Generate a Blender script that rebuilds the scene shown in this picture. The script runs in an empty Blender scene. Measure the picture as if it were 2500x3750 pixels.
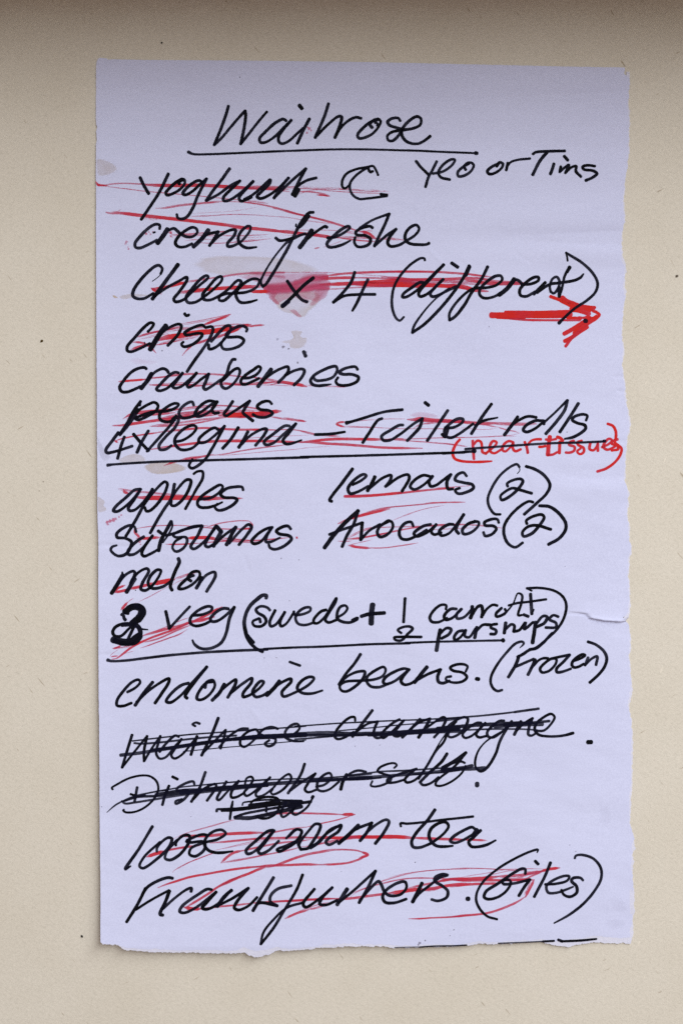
import bpy, math, random
import numpy as np

random.seed(7)
S = 0.00008                      # metres on the sheet per unit of the traced drawing
def WX(px): return (np.asarray(px, float) - 1250.0) * S
def WY(py): return (1875.0 - np.asarray(py, float)) * S

scene = bpy.context.scene
C = scene.collection

# ------------------------------------------------------------------ camera, light, exposure
cam = bpy.data.cameras.new('camera')
cam.sensor_fit = 'VERTICAL'; cam.sensor_height = 36.0; cam.lens = 50.0
cam.clip_start = 0.01; cam.clip_end = 20.0
camo = bpy.data.objects.new('camera', cam); C.objects.link(camo)
CAM_H = 3750 * S * 50.0 / 36.0
camo.location = (0, 0, CAM_H + 0.0005)
scene.camera = camo

world = bpy.data.worlds.new('World'); scene.world = world; world.use_nodes = True
bg = world.node_tree.nodes['Background']
bg.inputs['Color'].default_value = (1.0, 0.68, 0.55, 1)
bg.inputs['Strength'].default_value = 0.175

def area(name, loc, target, size, size_y, power, color):
    l = bpy.data.lights.new(name, 'AREA'); l.shape = 'RECTANGLE'
    l.size = size; l.size_y = size_y; l.energy = power; l.color = color
    o = bpy.data.objects.new(name, l); C.objects.link(o)
    o.location = loc
    from mathutils import Vector
    o.rotation_euler = (Vector(target) - Vector(loc)).to_track_quat('-Z', 'Y').to_euler()
    return o
area('window_light', (0.62, 0.66, 1.12), (0.02, -0.03, 0), 0.55, 2.05, 32.6, (0.925, 0.965, 1.0))

vs = scene.view_settings
vs.view_transform = 'Standard'; vs.look = 'None'; vs.exposure = 0.0; vs.gamma = 1.0
vs.use_curve_mapping = False
scene.cycles.transparent_max_bounces = 64
scene.cycles.max_bounces = 6
scene.cycles.use_denoising = False

# ------------------------------------------------------------------ node helpers
def new_mat(name):
    m = bpy.data.materials.new(name); m.use_nodes = True
    nt = m.node_tree
    for n in list(nt.nodes): nt.nodes.remove(n)
    out = nt.nodes.new('ShaderNodeOutputMaterial')
    return m, nt, out
def N(nt, typ, **kw):
    n = nt.nodes.new(typ)
    for k, v in kw.items():
        if k.startswith('i_'):
            key = k[2:]
            key = int(key) if key.isdigit() else key
            n.inputs[key].default_value = v
        else: setattr(n, k, v)
    return n
def ramp(nt, src, stops):
    r = nt.nodes.new('ShaderNodeValToRGB')
    e = r.color_ramp.elements
    while len(e) < len(stops): e.new(0.5)
    for el, (p, c) in zip(e, stops):
        el.position = p; el.color = (*c, 1) if len(c) == 3 else c
    nt.links.new(src, r.inputs[0]); return r
def mapped(nt, scale, rot=0.0):
    tc = nt.nodes.new('ShaderNodeTexCoord')
    mp = nt.nodes.new('ShaderNodeMapping')
    mp.inputs['Scale'].default_value = scale
    if rot:                      # turn first, stretch afterwards
        rt = nt.nodes.new('ShaderNodeMapping'); rt.inputs['Rotation'].default_value = (0, 0, rot)
        nt.links.new(tc.outputs['Object'], rt.inputs[0]); nt.links.new(rt.outputs[0], mp.inputs[0])
    else: nt.links.new(tc.outputs['Object'], mp.inputs[0])
    return mp.outputs[0]
def noise(nt, vec, scale, detail=3.0, rough=0.6):
    n = N(nt, 'ShaderNodeTexNoise'); n.inputs['Scale'].default_value = scale
    n.inputs['Detail'].default_value = detail; n.inputs['Roughness'].default_value = rough
    nt.links.new(vec, n.inputs['Vector']); return n.outputs['Fac']
def math_(nt, op, a, b=None, clamp=False):
    n = N(nt, 'ShaderNodeMath', operation=op, use_clamp=clamp)
    for i, v in enumerate((a, b)):
        if v is None: continue
        if isinstance(v, (int, float)): n.inputs[i].default_value = v
        else: nt.links.new(v, n.inputs[i])
    return n.outputs[0]
def mixcol(nt, fac, a, b, mode='MIX'):
    n = N(nt, 'ShaderNodeMix', data_type='RGBA', blend_type=mode)
    for sock, v in ((n.inputs[0], fac), (n.inputs[6], a), (n.inputs[7], b)):
        if isinstance(v, (int, float)): sock.default_value = v
        elif isinstance(v, tuple): sock.default_value = (*v, 1)
        else: nt.links.new(v, sock)
    return n.outputs[2]
def principled(nt, out, rough, spec=0.2):
    p = N(nt, 'ShaderNodeBsdfPrincipled')
    p.inputs['Roughness'].default_value = rough
    p.inputs['Specular IOR Level'].default_value = spec
    nt.links.new(p.outputs[0], out.inputs[0]); return p

# cream pulp board: mottled, fibrous, with flecks
def board_material():
    m, nt, out = new_mat('cream_pulp_board')
    p = principled(nt, out, 0.95, 0.1)
    v1 = mapped(nt, (1, 1, 1)); vs_ = mapped(nt, (0.55, 1, 1), math.radians(32)); vt_ = mapped(nt, (0.6, 1, 1), math.radians(-41))
    fib = math_(nt, 'MULTIPLY', math_(nt, 'ADD', noise(nt, vs_, 1300, 5, 0.75), noise(nt, vt_, 1500, 5, 0.75)), 0.5)
    fine = noise(nt, v1, 3200, 2, 0.6)
    big = noise(nt, v1, 45, 3, 0.55)
    col = mixcol(nt, big, BOARD_A, BOARD_B)
    fr = ramp(nt, fib, [(0.33, (0.86, 0.86, 0.85)), (0.5, (1, 1, 1)), (0.68, (1.08, 1.08, 1.08))])
    col = mixcol(nt, 1.0, col, fr.outputs[0], 'MULTIPLY')
    gr = ramp(nt, fine, [(0.3, (0.90, 0.895, 0.885)), (0.7, (1.08, 1.08, 1.08))])
    col = mixcol(nt, 1.0, col, gr.outputs[0], 'MULTIPLY')
    # stray dark and pale fibres
    for sc, rot, thr, tint in ((420, 0.9, 0.735, (0.66, 0.62, 0.56)), (420, -0.5, 0.745, (0.68, 0.63, 0.58)),
                               (520, 2.0, 0.73, (1.14, 1.13, 1.12))):
        fv = mapped(nt, (0.16, 1, 1), rot)
        f = noise(nt, fv, sc * 2.4, 1.5, 0.5)
        fk = ramp(nt, f, [(thr, (0, 0, 0)), (thr + 0.05, (1, 1, 1))])
        col = mixcol(nt, fk.outputs[0], col, mixcol(nt, 1.0, col, tint, 'MULTIPLY'))
    vo = N(nt, 'ShaderNodeTexVoronoi'); vo.inputs['Scale'].default_value = 260
    nt.links.new(v1, vo.inputs['Vector'])
    dots = ramp(nt, vo.outputs['Distance'], [(0.05, (1, 1, 1)), (0.085, (0, 0, 0))])
    keep = ramp(nt, noise(nt, v1, 70, 1, 0.5), [(0.67, (0, 0, 0)), (0.70, (1, 1, 1))])
    spot = mixcol(nt, 1.0, dots.outputs[0], keep.outputs[0], 'MULTIPLY')
    col = mixcol(nt, spot, col, (0.30, 0.25, 0.20))
    nt.links.new(col, p.inputs['Base Color'])
    b = N(nt, 'ShaderNodeBump'); b.inputs['Strength'].default_value = 0.7; b.inputs['Distance'].default_value = 0.00013
    h = math_(nt, 'ADD', fib, math_(nt, 'MULTIPLY', fine, 0.5))
    nt.links.new(h, b.inputs['Height']); nt.links.new(b.outputs[0], p.inputs['Normal'])
    return m
BOARD_A = (0.645, 0.590, 0.490); BOARD_B = (0.720, 0.670, 0.580)

def paper_material(name, a, b_, fringe=False):
    m, nt, out = new_mat(name)
    p = principled(nt, out, 0.85, 0.15)
    v = mapped(nt, (1, 1, 1)); vh = mapped(nt, (0.2, 1, 1))
    big = noise(nt, v, 30, 3, 0.5); fine = noise(nt, v, 2600, 2, 0.6); streak = noise(nt, vh, 700, 3, 0.6)
    col = mixcol(nt, big, a, b_)
    g = ramp(nt, fine, [(0.3, (0.93, 0.93, 0.935)), (0.7, (1.05, 1.05, 1.045))])
    col = mixcol(nt, 1.0, col, g.outputs[0], 'MULTIPLY')
    g2 = ramp(nt, streak, [(0.3, (0.985, 0.985, 0.987)), (0.7, (1.012, 1.012, 1.012))])
    col = mixcol(nt, 1.0, col, g2.outputs[0], 'MULTIPLY')
    nt.links.new(col, p.inputs['Base Color'])
    bp = N(nt, 'ShaderNodeBump'); bp.inputs['Distance'].default_value = 0.00004 if not fringe else 0.00014
    bp.inputs['Strength'].default_value = 0.5
    h = math_(nt, 'ADD', fine, math_(nt, 'MULTIPLY', streak, 0.35))
    nt.links.new(h, bp.inputs['Height'])
    b2 = N(nt, 'ShaderNodeBump'); b2.inputs['Distance'].default_value = 0.0011; b2.inputs['Strength'].default_value = 0.55
    nt.links.new(noise(nt, mapped(nt, (0.45, 1, 1), 0.2), 75, 2, 0.45), b2.inputs['Height'])
    nt.links.new(b2.outputs[0], bp.inputs['Normal']); nt.links.new(bp.outputs[0], p.inputs['Normal'])
    return m

def ink_material(name, col, thin, streak, rough=0.6, spec=0.15):
    """a film of ink: 'ink' is how much lies on the paper, the noise breaks it into pen streaks"""
    m, nt, out = new_mat(name)
    at = N(nt, 'ShaderNodeAttribute', attribute_name='ink')
    uv = N(nt, 'ShaderNodeAttribute', attribute_name='along')
    mp = nt.nodes.new('ShaderNodeMapping'); mp.inputs['Scale'].default_value = (0.02, 0.62, 1)
    nt.links.new(uv.outputs['Vector'], mp.inputs[0])
    st = noise(nt, mp.outputs[0], 1.6, 3, 0.65)
    ed = noise(nt, mapped(nt, (1, 1, 1)), 2600, 2, 0.6)
    s = math_(nt, 'ADD', math_(nt, 'MULTIPLY', math_(nt, 'SUBTRACT', st, 0.5), streak),
              math_(nt, 'MULTIPLY', math_(nt, 'SUBTRACT', ed, 0.5), streak * 0.5))
    # full strokes stay solid, drier ones break up
    dry = math_(nt, 'SUBTRACT', 1.25, at.outputs['Fac'])
    body = math_(nt, 'POWER', at.outputs['Fac'], 1.5)
    a = math_(nt, 'ADD', body, math_(nt, 'MULTIPLY', s, dry), clamp=True)
    a = math_(nt, 'MULTIPLY', a, math_(nt, 'MULTIPLY', at.outputs['Fac'], 20.0, clamp=True), clamp=True)
    p = N(nt, 'ShaderNodeBsdfPrincipled')
    p.inputs['Roughness'].default_value = rough; p.inputs['Specular IOR Level'].default_value = spec
    c = mixcol(nt, math_(nt, 'POWER', at.outputs['Fac'], 3.0), thin, col)
    nt.links.new(c, p.inputs['Base Color'])
    tr = N(nt, 'ShaderNodeBsdfTransparent'); mx = N(nt, 'ShaderNodeMixShader')
    nt.links.new(a, mx.inputs[0]); nt.links.new(tr.outputs[0], mx.inputs[1]); nt.links.new(p.outputs[0], mx.inputs[2])
    nt.links.new(mx.outputs[0], out.inputs[0])
    return m

def stain_material(name, col):
    m, nt, out = new_mat(name)
    at = N(nt, 'ShaderNodeAttribute', attribute_name='ink')
    n1 = noise(nt, mapped(nt, (1, 1, 1)), 260, 4, 0.6)
    a = math_(nt, 'MULTIPLY', at.outputs['Fac'], math_(nt, 'ADD', 0.45, math_(nt, 'MULTIPLY', n1, 1.1)), clamp=True)
    d = N(nt, 'ShaderNodeBsdfDiffuse'); d.inputs[0].default_value = (*col, 1)
    tr = N(nt, 'ShaderNodeBsdfTransparent'); mx = N(nt, 'ShaderNodeMixShader')
    nt.links.new(a, mx.inputs[0]); nt.links.new(tr.outputs[0], mx.inputs[1]); nt.links.new(d.outputs[0], mx.inputs[2])
    nt.links.new(mx.outputs[0], out.inputs[0])
    return m

def plain(name, col, rough=0.9):
    m, nt, out = new_mat(name)
    p = principled(nt, out, rough, 0.1)
    c = mixcol(nt, noise(nt, mapped(nt, (1, 1, 1)), 3000, 2), tuple(x * 0.6 for x in col), tuple(min(1, x * 1.4) for x in col))
    nt.links.new(c, p.inputs['Base Color']); return m

M_board = board_material()
M_paper = paper_material('white_paper', (0.602, 0.620, 0.822), (0.648, 0.668, 0.872))
M_fringe = paper_material('torn_paper_fibre', (0.62, 0.62, 0.76), (0.74, 0.735, 0.84), True)
M_black = ink_material('black_pen_ink', (0.0025, 0.0025, 0.0045), (0.010, 0.011, 0.045), 1.0, 0.7, 0.06)
M_red = ink_material('red_pen_ink', (0.585, 0.020, 0.016), (0.56, 0.060, 0.155), 2.6, 0.7, 0.08)
M_tea = stain_material('tea_stain', (0.60, 0.48, 0.35))
M_pink = stain_material('washed_red_ink', (0.58, 0.09, 0.19))
M_grey = stain_material('grey_smudge', (0.22, 0.20, 0.25))

# ------------------------------------------------------------------ object helpers
def mesh_obj(name, verts, faces, mat, parent=None, attrs=None, smooth=True):
    me = bpy.data.meshes.new(name)
    verts = np.asarray(verts, np.float32)
    me.from_pydata(verts.tolist() if len(verts) < 60000 else [], [], faces if len(verts) < 60000 else [])
    me.materials.append(mat)
    if smooth: me.polygons.foreach_set('use_smooth', np.ones(len(me.polygons), bool))
    for k, (typ, data) in (attrs or {}).items():
        a = me.attributes.new(k, typ, 'POINT')
        a.data.foreach_set('value' if typ == 'FLOAT' else 'vector', np.asarray(data, np.float32).ravel())
    me.update()
    o = bpy.data.objects.new(name, me); C.objects.link(o)
    if parent: o.parent = parent
    return o
def grid_obj(name, verts, quads, mat, parent=None):
    me = bpy.data.meshes.new(name)
    verts = np.asarray(verts, np.float32); quads = np.asarray(quads, np.int32)
    me.vertices.add(len(verts)); me.vertices.foreach_set('co', verts.ravel())
    me.loops.add(quads.size); me.loops.foreach_set('vertex_index', quads.ravel())
    me.polygons.add(len(quads)); me.polygons.foreach_set('loop_start', np.arange(0, quads.size, 4, dtype=np.int32))
    me.polygons.foreach_set('use_smooth', np.ones(len(quads), bool))
    me.materials.append(mat); me.update(calc_edges=True); me.validate()
    o = bpy.data.objects.new(name, me); C.objects.link(o)
    if parent: o.parent = parent
    return o
def vnoise(x, seed, octaves=3):
    """smooth 1-D noise, about -1..1, unit wavelength"""
    x = np.asarray(x, float); r = np.zeros_like(x); amp = 1.0; f = 1.0
    rng = np.random.RandomState(seed); tab = rng.uniform(-1, 1, 4096)
    for o in range(octaves):
        xx = x * f + 37.1 * o; i = np.floor(xx).astype(int); t = xx - i; t = t * t * (3 - 2 * t)
        r += amp * (tab[i % 4096] * (1 - t) + tab[(i + 1) % 4096] * t); amp *= 0.5; f *= 2.1
    return r / 1.6

# ------------------------------------------------------------------ the cream board under the sheet
def make_board():
    ys = [-0.9, -0.6, -0.4, -0.3, -0.2, -0.1, 0.0, 0.1, 0.14, SHADE_RIM_Y]
    prof = [(y, 0.0) for y in ys]
    R = SHADE_RIM_R
    for k in range(1, 13):
        a = math.pi / 2 * k / 12
        prof.append((SHADE_RIM_Y + R * math.sin(a), R - R * math.cos(a)))
    prof.append((SHADE_RIM_Y + R, SHADE_RIM_H))
    prof += [(y + 0.0022, z) for (y, z) in ((SHADE_RIM_Y + R, SHADE_RIM_H),)]
    for k in range(12, 0, -1):
        a = math.pi / 2 * k / 12
        prof.append((SHADE_RIM_Y + (R + 0.0022) * math.sin(a), R - (R + 0.0022) * math.cos(a)))
    prof += [(SHADE_RIM_Y, -0.0022), (-0.9, -0.0022)]
    xs = np.linspace(-0.8, 0.8, 17)
    v = [(x, y, z) for x in xs for (y, z) in prof]
    n = len(prof); f = []
    for i in range(len(xs) - 1):
        for j in range(n):
            a, b = i * n + j, i * n + (j + 1) % n
            f.append((a, b, b + n, a + n))
    f.append(tuple(range(n))); f.append(tuple(range((len(xs) - 1) * n + n - 1, (len(xs) - 1) * n - 1, -1)))
    o = mesh_obj('board_surface', v, [t[::-1] for t in f], M_board, smooth=False)
    o['kind'] = 'structure'
    o['label'] = 'cream pulp board with fine fibres lying under the paper, with an upturned top rim added to shade the upper end'
    return o
SHADE_RIM_Y, SHADE_RIM_R, SHADE_RIM_H = 0.1452, 0.0062, 0.092  # upturned rim, added above the sheet and sized to darken the upper end
make_board()

# ------------------------------------------------------------------ the sheet of paper
LEFT = [(212, 366), (222, 356), (236, 353), (408, 352), (455, 353), (469, 357), (483, 353), (517, 356), (532, 353), (724, 353),
        (1000, 354), (1324, 356), (1600, 358), (1924, 360), (1996, 363), (2200, 363), (2588, 365), (2700, 367), (3061, 369), (3351, 374), (3438, 374), (3510, 377)]
RIGHT = [(240, 2290), (250, 2305), (256, 2309), (272, 2308), (315, 2304), (372, 2301), (430, 2305), (487, 2304), (544, 2304), (582, 2300), (630, 2292), (688, 2287),
         (731, 2281), (788, 2288), (809, 2287), (843, 2278), (900, 2277), (938, 2277), (966, 2291), (1001, 2290), (1044, 2285), (1073, 2292), (1110, 2285),
         (1173, 2280), (1216, 2277), (1248, 2280), (1271, 2285), (1311, 2282), (1334, 2277), (1374, 2284), (1423, 2292), (1432, 2288), (1486, 2297),
         (1529, 2304), (1555, 2310), (1587, 2301), (1615, 2297), (1673, 2292), (1716, 2291), (1764, 2287), (1802, 2302), (1859, 2300), (1888, 2295),
         (1931, 2305), (1974, 2304), (2000, 2310), (2017, 2311), (2057, 2304), (2115, 2301), (2172, 2305), (2215, 2307), (2252, 2302), (2268, 2295),
         (2277, 2284), (2287, 2292), (2307, 2305), (2344, 2310), (2373, 2310), (2402, 2305), (2459, 2308), (2531, 2314), (2588, 2304), (2609, 2302),
         (2637, 2312), (2715, 2317), (2801, 2315), (2873, 2315), (2944, 2308), (3002, 2308), (3053, 2308), (3082, 2320), (3108, 2325), (3131, 2315),
         (3157, 2320), (3195, 2314), (3229, 2315), (3272, 2320), (3315, 2320), (3338, 2323), (3358, 2315), (3401, 2318), (3424, 2317), (3456, 2308)]
TOP = [(350, 222), (358, 214), (366, 212), (392, 215), (398, 219), (410, 217), (537, 219), (900, 221), (1355, 227), (1800, 237), (2050, 243), (2270, 246), (2294, 247), (2310, 254)]
BOTTOM = [(372, 3445), (382, 3453), (438, 3458), (452, 3468), (468, 3476), (555, 3484), (708, 3489), (861, 3491), (897, 3486), (912, 3499), (948, 3506), (984, 3496),
          (1014, 3479), (1051, 3484), (1120, 3477), (1179, 3471), (1286, 3466), (1383, 3466), (1459, 3471), (1560, 3469), (1638, 3468), (1714, 3462), (1755, 3456), (1792, 3461),
          (1879, 3456), (1986, 3451), (2027, 3463), (2078, 3470), (2107, 3462), (2165, 3452), (2251, 3456), (2308, 3456)]
def fn(tab):
    a = np.array(tab, float); return lambda t: np.interp(t, a[:, 0], a[:, 1])
BOTTOM = [(x, y - 6 + 5 * max(0, (x - 1300) / 1000)) for x, y in BOTTOM]   # the lifted edge stands nearer the lens
fL, fR, fT, fB = fn(LEFT), fn(RIGHT), fn(TOP), fn(BOTTOM)

GROOVES = [  # creases: polyline, depth (m), half width (drawing units)
    ([(2073, 2245), (2122, 2247), (2145, 2250), (2159, 2267), (2210, 2276), (2268, 2280), (2296, 2267)], -0.00022, 5.0),
    ([(2073, 2245), (2040, 2256), (1985, 2250)], -0.00008, 6.0),
    ([(2159, 2262), (2215, 2270), (2270, 2273)], 0.00016, 6.0),
    ([(362, 1998), (385, 1994), (420, 1998), (470, 2000)], -0.00012, 7.0),
    ([(364, 2396), (400, 2396), (440, 2398)], -0.00010, 6.0),
    ([(1568, 911), (1618, 965)], 0.00007, 7.0),
    ([(1683, 957), (1740, 1007)], -0.00007, 7.0),
    ([(1886, 927), (1944, 961)], -0.00007, 8.0),
    ([(2090, 526), (2118, 530)], -0.00010, 6.0),
    ([(1905, 1700), (1930, 1760), (1953, 1830)], -0.00007, 8.0),
    ([(1840, 1705), (1880, 1790)], -0.00005, 8.0),
    ([(2262, 1431), (2285, 1434)], -0.00014, 6.0),
    ([(2262, 1614), (2300, 1617)], -0.00012, 8.0),
    ([(2250, 1380), (2284, 1378)], -0.00012, 6.0),
    ([(2265, 1240), (2284, 1238)], -0.00012, 6.0),
    ([(924, 2600), (965, 2655), (990, 2685)], 0.00006, 9.0),
    ([(895, 2040), (912, 2088)], -0.00006, 7.0),
]
WAVES = [  # soft undulations: centre, half sizes, height (m)
    (2180, 870, 420, 34, -0.00016), (2100, 800, 500, 60, 0.00012), (2200, 930, 300, 40, 0.00012), (2140, 1130, 160, 35, -0.00007),
    (2200, 360, 500, 40, -0.00010), (1900, 300, 700, 45, 0.00010), (1700, 480, 900, 70, -0.00016), (1200, 610, 900, 60, 0.00012),
    (2150, 1740, 160, 30, -0.00008), (2220, 1790, 140, 40, 0.00008), (700, 330, 500, 80, -0.0001), (1200, 1330, 120, 160, 0.00007),
    (1500, 1250, 300, 120, -0.00012), (900, 1700, 500, 150, 0.0001), (1700, 2100, 500, 200, -0.00012), (1000, 2650, 700, 200, 0.00014),
    (2180, 3000, 140, 60, -0.00006), (2180, 3300, 90, 120, 0.00006), (1400, 3300, 700, 140, 0.00012), (1990, 1090, 200, 60, 0.00006)]
def height(px, py):
    px = np.asarray(px, float); py = np.asarray(py, float)
    t = np.clip((py - 240) / 3220, 0, 1)
    l = np.clip((px - 355) / 1950, 0, 1)
    z = 0.00030 + 0.0016 * np.exp(-l * 13) * (0.25 + 0.95 * t) + 0.0017 * np.exp(-(1 - t) * 17) * (1.0 - 0.88 * np.clip((l - 0.45) / 0.5, 0, 1))
    z = z + 0.0002 * np.sin(l * 3.1) * (0.4 + 0.6 * np.sin(t * 3.14))
    z = z - 0.00012 * np.exp(-(1 - l) * 14)
    for (cx, cy, rx, ry, h) in WAVES:
        z = z + 3.6 * h * np.exp(-((px - cx) / rx) ** 2 - ((py - cy) / ry) ** 2)
    for poly, d, w in GROOVES:
        best = np.full(px.shape, 1e9); end = np.zeros(px.shape)
        for (ax, ay), (bx, by) in zip(poly[:-1], poly[1:]):
            dx, dy = bx - ax, by - ay
            u = np.clip(((px - ax) * dx + (py - ay) * dy) / (dx * dx + dy * dy), 0, 1)
            best = np.minimum(best, (px - ax - u * dx) ** 2 + (py - ay - u * dy) ** 2)
        z = z + d * np.exp(-best / (w * w))
    # the tear at the right edge: the upper lip stands above the lower one
    ty = np.interp(px, [2060, 2122, 2145, 2159, 2210, 2268, 2284, 2300], [2246, 2247, 2250, 2266, 2276, 2280, 2278, 2264])
    s = py - ty
    lip = np.clip((px - 2080) / 120, 0, 1) * np.exp(-np.maximum(-s, 0) / 38.0) / (1 + np.exp(np.clip(s / 1.0, -30, 30)))
    z = z + 0.0009 * lip - 0.0008 * np.clip((px - 2085) / 90, 0, 1) * (px < 2330) * np.exp(-((s - 1.5) / 2.6) ** 2)
    return np.maximum(z, 0.00013)

def rim_wall(v, rim, off):
    """cut edge of the sheet: its own vertices, so that the face keeps its own shading"""
    n, m = len(v), len(rim)
    allv = np.concatenate([v, v[rim], v[rim + off]])
    i = np.arange(m); j = np.roll(i, -1)
    return allv, np.stack([n + i, n + j, n + m + j, n + m + i], -1)
NU, NV = 330, 830
def outline_side(y, right):
    if right:
        return fR(y) - 4.0 + 3.6 * vnoise(y / 13.0, 3) + 2.0 * vnoise(y / 4.5, 4)
    return fL(y) + 0.7 * vnoise(y / 12.0, 5)
def bottom_gap(x):
    g = 9 + 5 * vnoise(x / 60.0, 11) + 2.5 * vnoise(x / 14.0, 12)
    g = g + 13 * np.exp(-((x - 2080) / 60) ** 2) + 16 * np.exp(-((x - 950) / 60) ** 2) + 12 * np.clip((x - 2120) / 60, 0, 1)
    g = g * (0.35 + 0.65 * np.clip((x - 420) / 160, 0, 1))
    return g
def build_sheet(parent):
    u = np.linspace(0, 1, NU)
    v = np.unique(np.concatenate([np.linspace(0, 1, 760), np.linspace((2230 - 215) / 3263, (2300 - 215) / 3263, 70)]).round(6)); NV = len(v)   # finer rows at the tear
    U, V = np.meshgrid(u, v)
    yy = 215 + v * (3478 - 215)
    xl, xr = outline_side(yy, False), outline_side(yy, True)
    X = xl[:, None] * (1 - U) + xr[:, None] * U
    yt = fT(X) + 0.5 * vnoise(X / 15.0, 6)
    yb = fB(X) - bottom_gap(X) + 1.2 * vnoise(X / 7.0, 8)
    Y = yt * (1 - V) + yb * V
    Z = height(X, Y)
    top = np.stack([WX(X), WY(Y), Z], -1).reshape(-1, 3)
    bot = top.copy(); bot[:, 2] -= 0.00009
    idx = np.arange(NU * NV).reshape(NV, NU)
    q = np.stack([idx[:-1, :-1], idx[1:, :-1], idx[1:, 1:], idx[:-1, 1:]], -1).reshape(-1, 4)
    off = NU * NV
    rim = np.concatenate([idx[0, :], idx[1:, -1], idx[-1, -2::-1], idx[-2:0:-1, 0]])
    allv, side = rim_wall(np.concatenate([top, bot]), rim, off)
    quads = np.concatenate([q, (q + off)[:, ::-1], side])
    return grid_obj('paper_sheet', allv, quads, M_paper, parent)
def build_fringe(parent):
    """thin torn layer that sticks out past the printed face along the bottom and the right side"""
    n = 900
    x = np.linspace(376, 2309, n)
    outer = fB(x) + 3.2 * vnoise(x / 13.0, 21) + 2.0 * vnoise(x / 4.0, 22)
    inner = fB(x) - bottom_gap(x) - 14
    vs_, fs = [], []
    k = 6
    for j in range(k):
        t = j / (k - 1)
        y = inner * (1 - t) + outer * t
        z = height(x, np.minimum(y, 3470)) - 0.000008 - 0.00003 * t + 0.00004 * vnoise(x / 9.0 + j * 5, 30 + j) * t
        vs_.append(np.stack([WX(x), WY(y), z], -1))
    vs_ = np.array(vs_)
    allv = np.concatenate([vs_.reshape(-1, 3), vs_.reshape(-1, 3) - np.array([0, 0, 0.00003])])
    idx = np.arange(k * n).reshape(k, n)
    q = np.stack([idx[:-1, :-1], idx[1:, :-1], idx[1:, 1:], idx[:-1, 1:]], -1).reshape(-1, 4)
    rim = np.concatenate([idx[0, :], idx[1:, -1], idx[-1, -2::-1], idx[-2:0:-1, 0]])
    allv, side = rim_wall(allv, rim, k * n)
    quads = np.concatenate([q, (q + k * n)[:, ::-1], side])
    a = grid_obj('torn_edge', allv, quads, M_fringe, parent)
    a['label'] = 'pale torn fibres along the bottom edge of the sheet'
    y = np.linspace(262, 3452, 1500)
    outer = fR(y) - 4.5 + (4.5 + 3.4 * vnoise(y / 12.0, 41) + 2.2 * vnoise(y / 4.0, 42)) * np.clip((y - 264) / 60, 0, 1)
    inner = fR(y) - 16
    vs_ = []
    for j in range(4):
        t = j / 3
        xx = inner * (1 - t) + outer * t
        z = height(np.minimum(xx, 2300), y) - 0.000008 - 0.00002 * t
        vs_.append(np.stack([WX(xx), WY(y), z], -1))
    vs_ = np.array(vs_); n = len(y); k = 4
    allv = np.concatenate([vs_.reshape(-1, 3), vs_.reshape(-1, 3) - np.array([0, 0, 0.00003])])
    idx = np.arange(k * n).reshape(k, n)
    q = np.stack([idx[:-1, :-1], idx[:-1, 1:], idx[1:, 1:], idx[1:, :-1]], -1)[..., ::-1].reshape(-1, 4)
    rim = np.concatenate([idx[0, :], idx[1:, -1], idx[-1, -2::-1], idx[-2:0:-1, 0]])
    allv, side = rim_wall(allv, rim, k * n)
    quads = np.concatenate([q, (q + k * n)[:, ::-1], side])
    b = grid_obj('torn_edge', allv, quads, M_fringe, parent)
    b['label'] = 'pale torn fibres along the ragged right edge of the sheet'

note = bpy.data.objects.new('shopping_list', None); C.objects.link(note)
note.empty_display_size = 0.02
note['label'] = 'handwritten shopping list on torn white paper, items crossed out in red and black'
note['category'] = 'shopping list'
build_sheet(note); build_fringe(note)

# ------------------------------------------------------------------ pen strokes
PEN = 11.4                       # width of the pen line in drawing units
layer = {'n': 0}
def spline(pts):
    """points (x, y, w, corner) -> list of dense smooth runs, split at corners"""
    runs, cur = [], []
    for p in pts:
        cur.append(p[:3])
        if p[3] and len(cur) > 1:
            runs.append(cur); cur = [p[:3]]
    if len(cur) > 1 or not runs: runs.append(cur)
    out = []
    for r in runs:
        r = np.array(r, float)
        if len(r) == 1:
            r = np.array([r[0], r[0] + np.array([0.6, 0.2, 0])])
        P = np.vstack([2 * r[0] - r[1], r, 2 * r[-1] - r[-2]])
        res = []
        for i in range(1, len(P) - 2):
            p0, p1, p2, p3 = P[i - 1], P[i], P[i + 1], P[i + 2]
            d = lambda a, b: max(1e-3, np.hypot(*(b - a)[:2]) ** 0.5)
            t0 = 0; t1 = t0 + d(p0, p1); t2 = t1 + d(p1, p2); t3 = t2 + d(p2, p3)
            n = max(2, int(np.hypot(*(p2 - p1)[:2]) / 3.2))
            t = np.linspace(t1, t2, n, endpoint=False)[:, None]
            A1 = (t1 - t) / (t1 - t0) * p0 + (t - t0) / (t1 - t0) * p1
            A2 = (t2 - t) / (t2 - t1) * p1 + (t - t1) / (t2 - t1) * p2
            A3 = (t3 - t) / (t3 - t2) * p2 + (t - t2) / (t3 - t2) * p3
            B1 = (t2 - t) / (t2 - t0) * A1 + (t - t0) / (t2 - t0) * A2
            B2 = (t3 - t) / (t3 - t1) * A2 + (t - t1) / (t3 - t1) * A3
            res.append((t2 - t) / (t2 - t1) * B1 + (t - t1) / (t2 - t1) * B2)
        res.append(P[-2][None, :])
        out.append(np.vstack(res))
    return out
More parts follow.
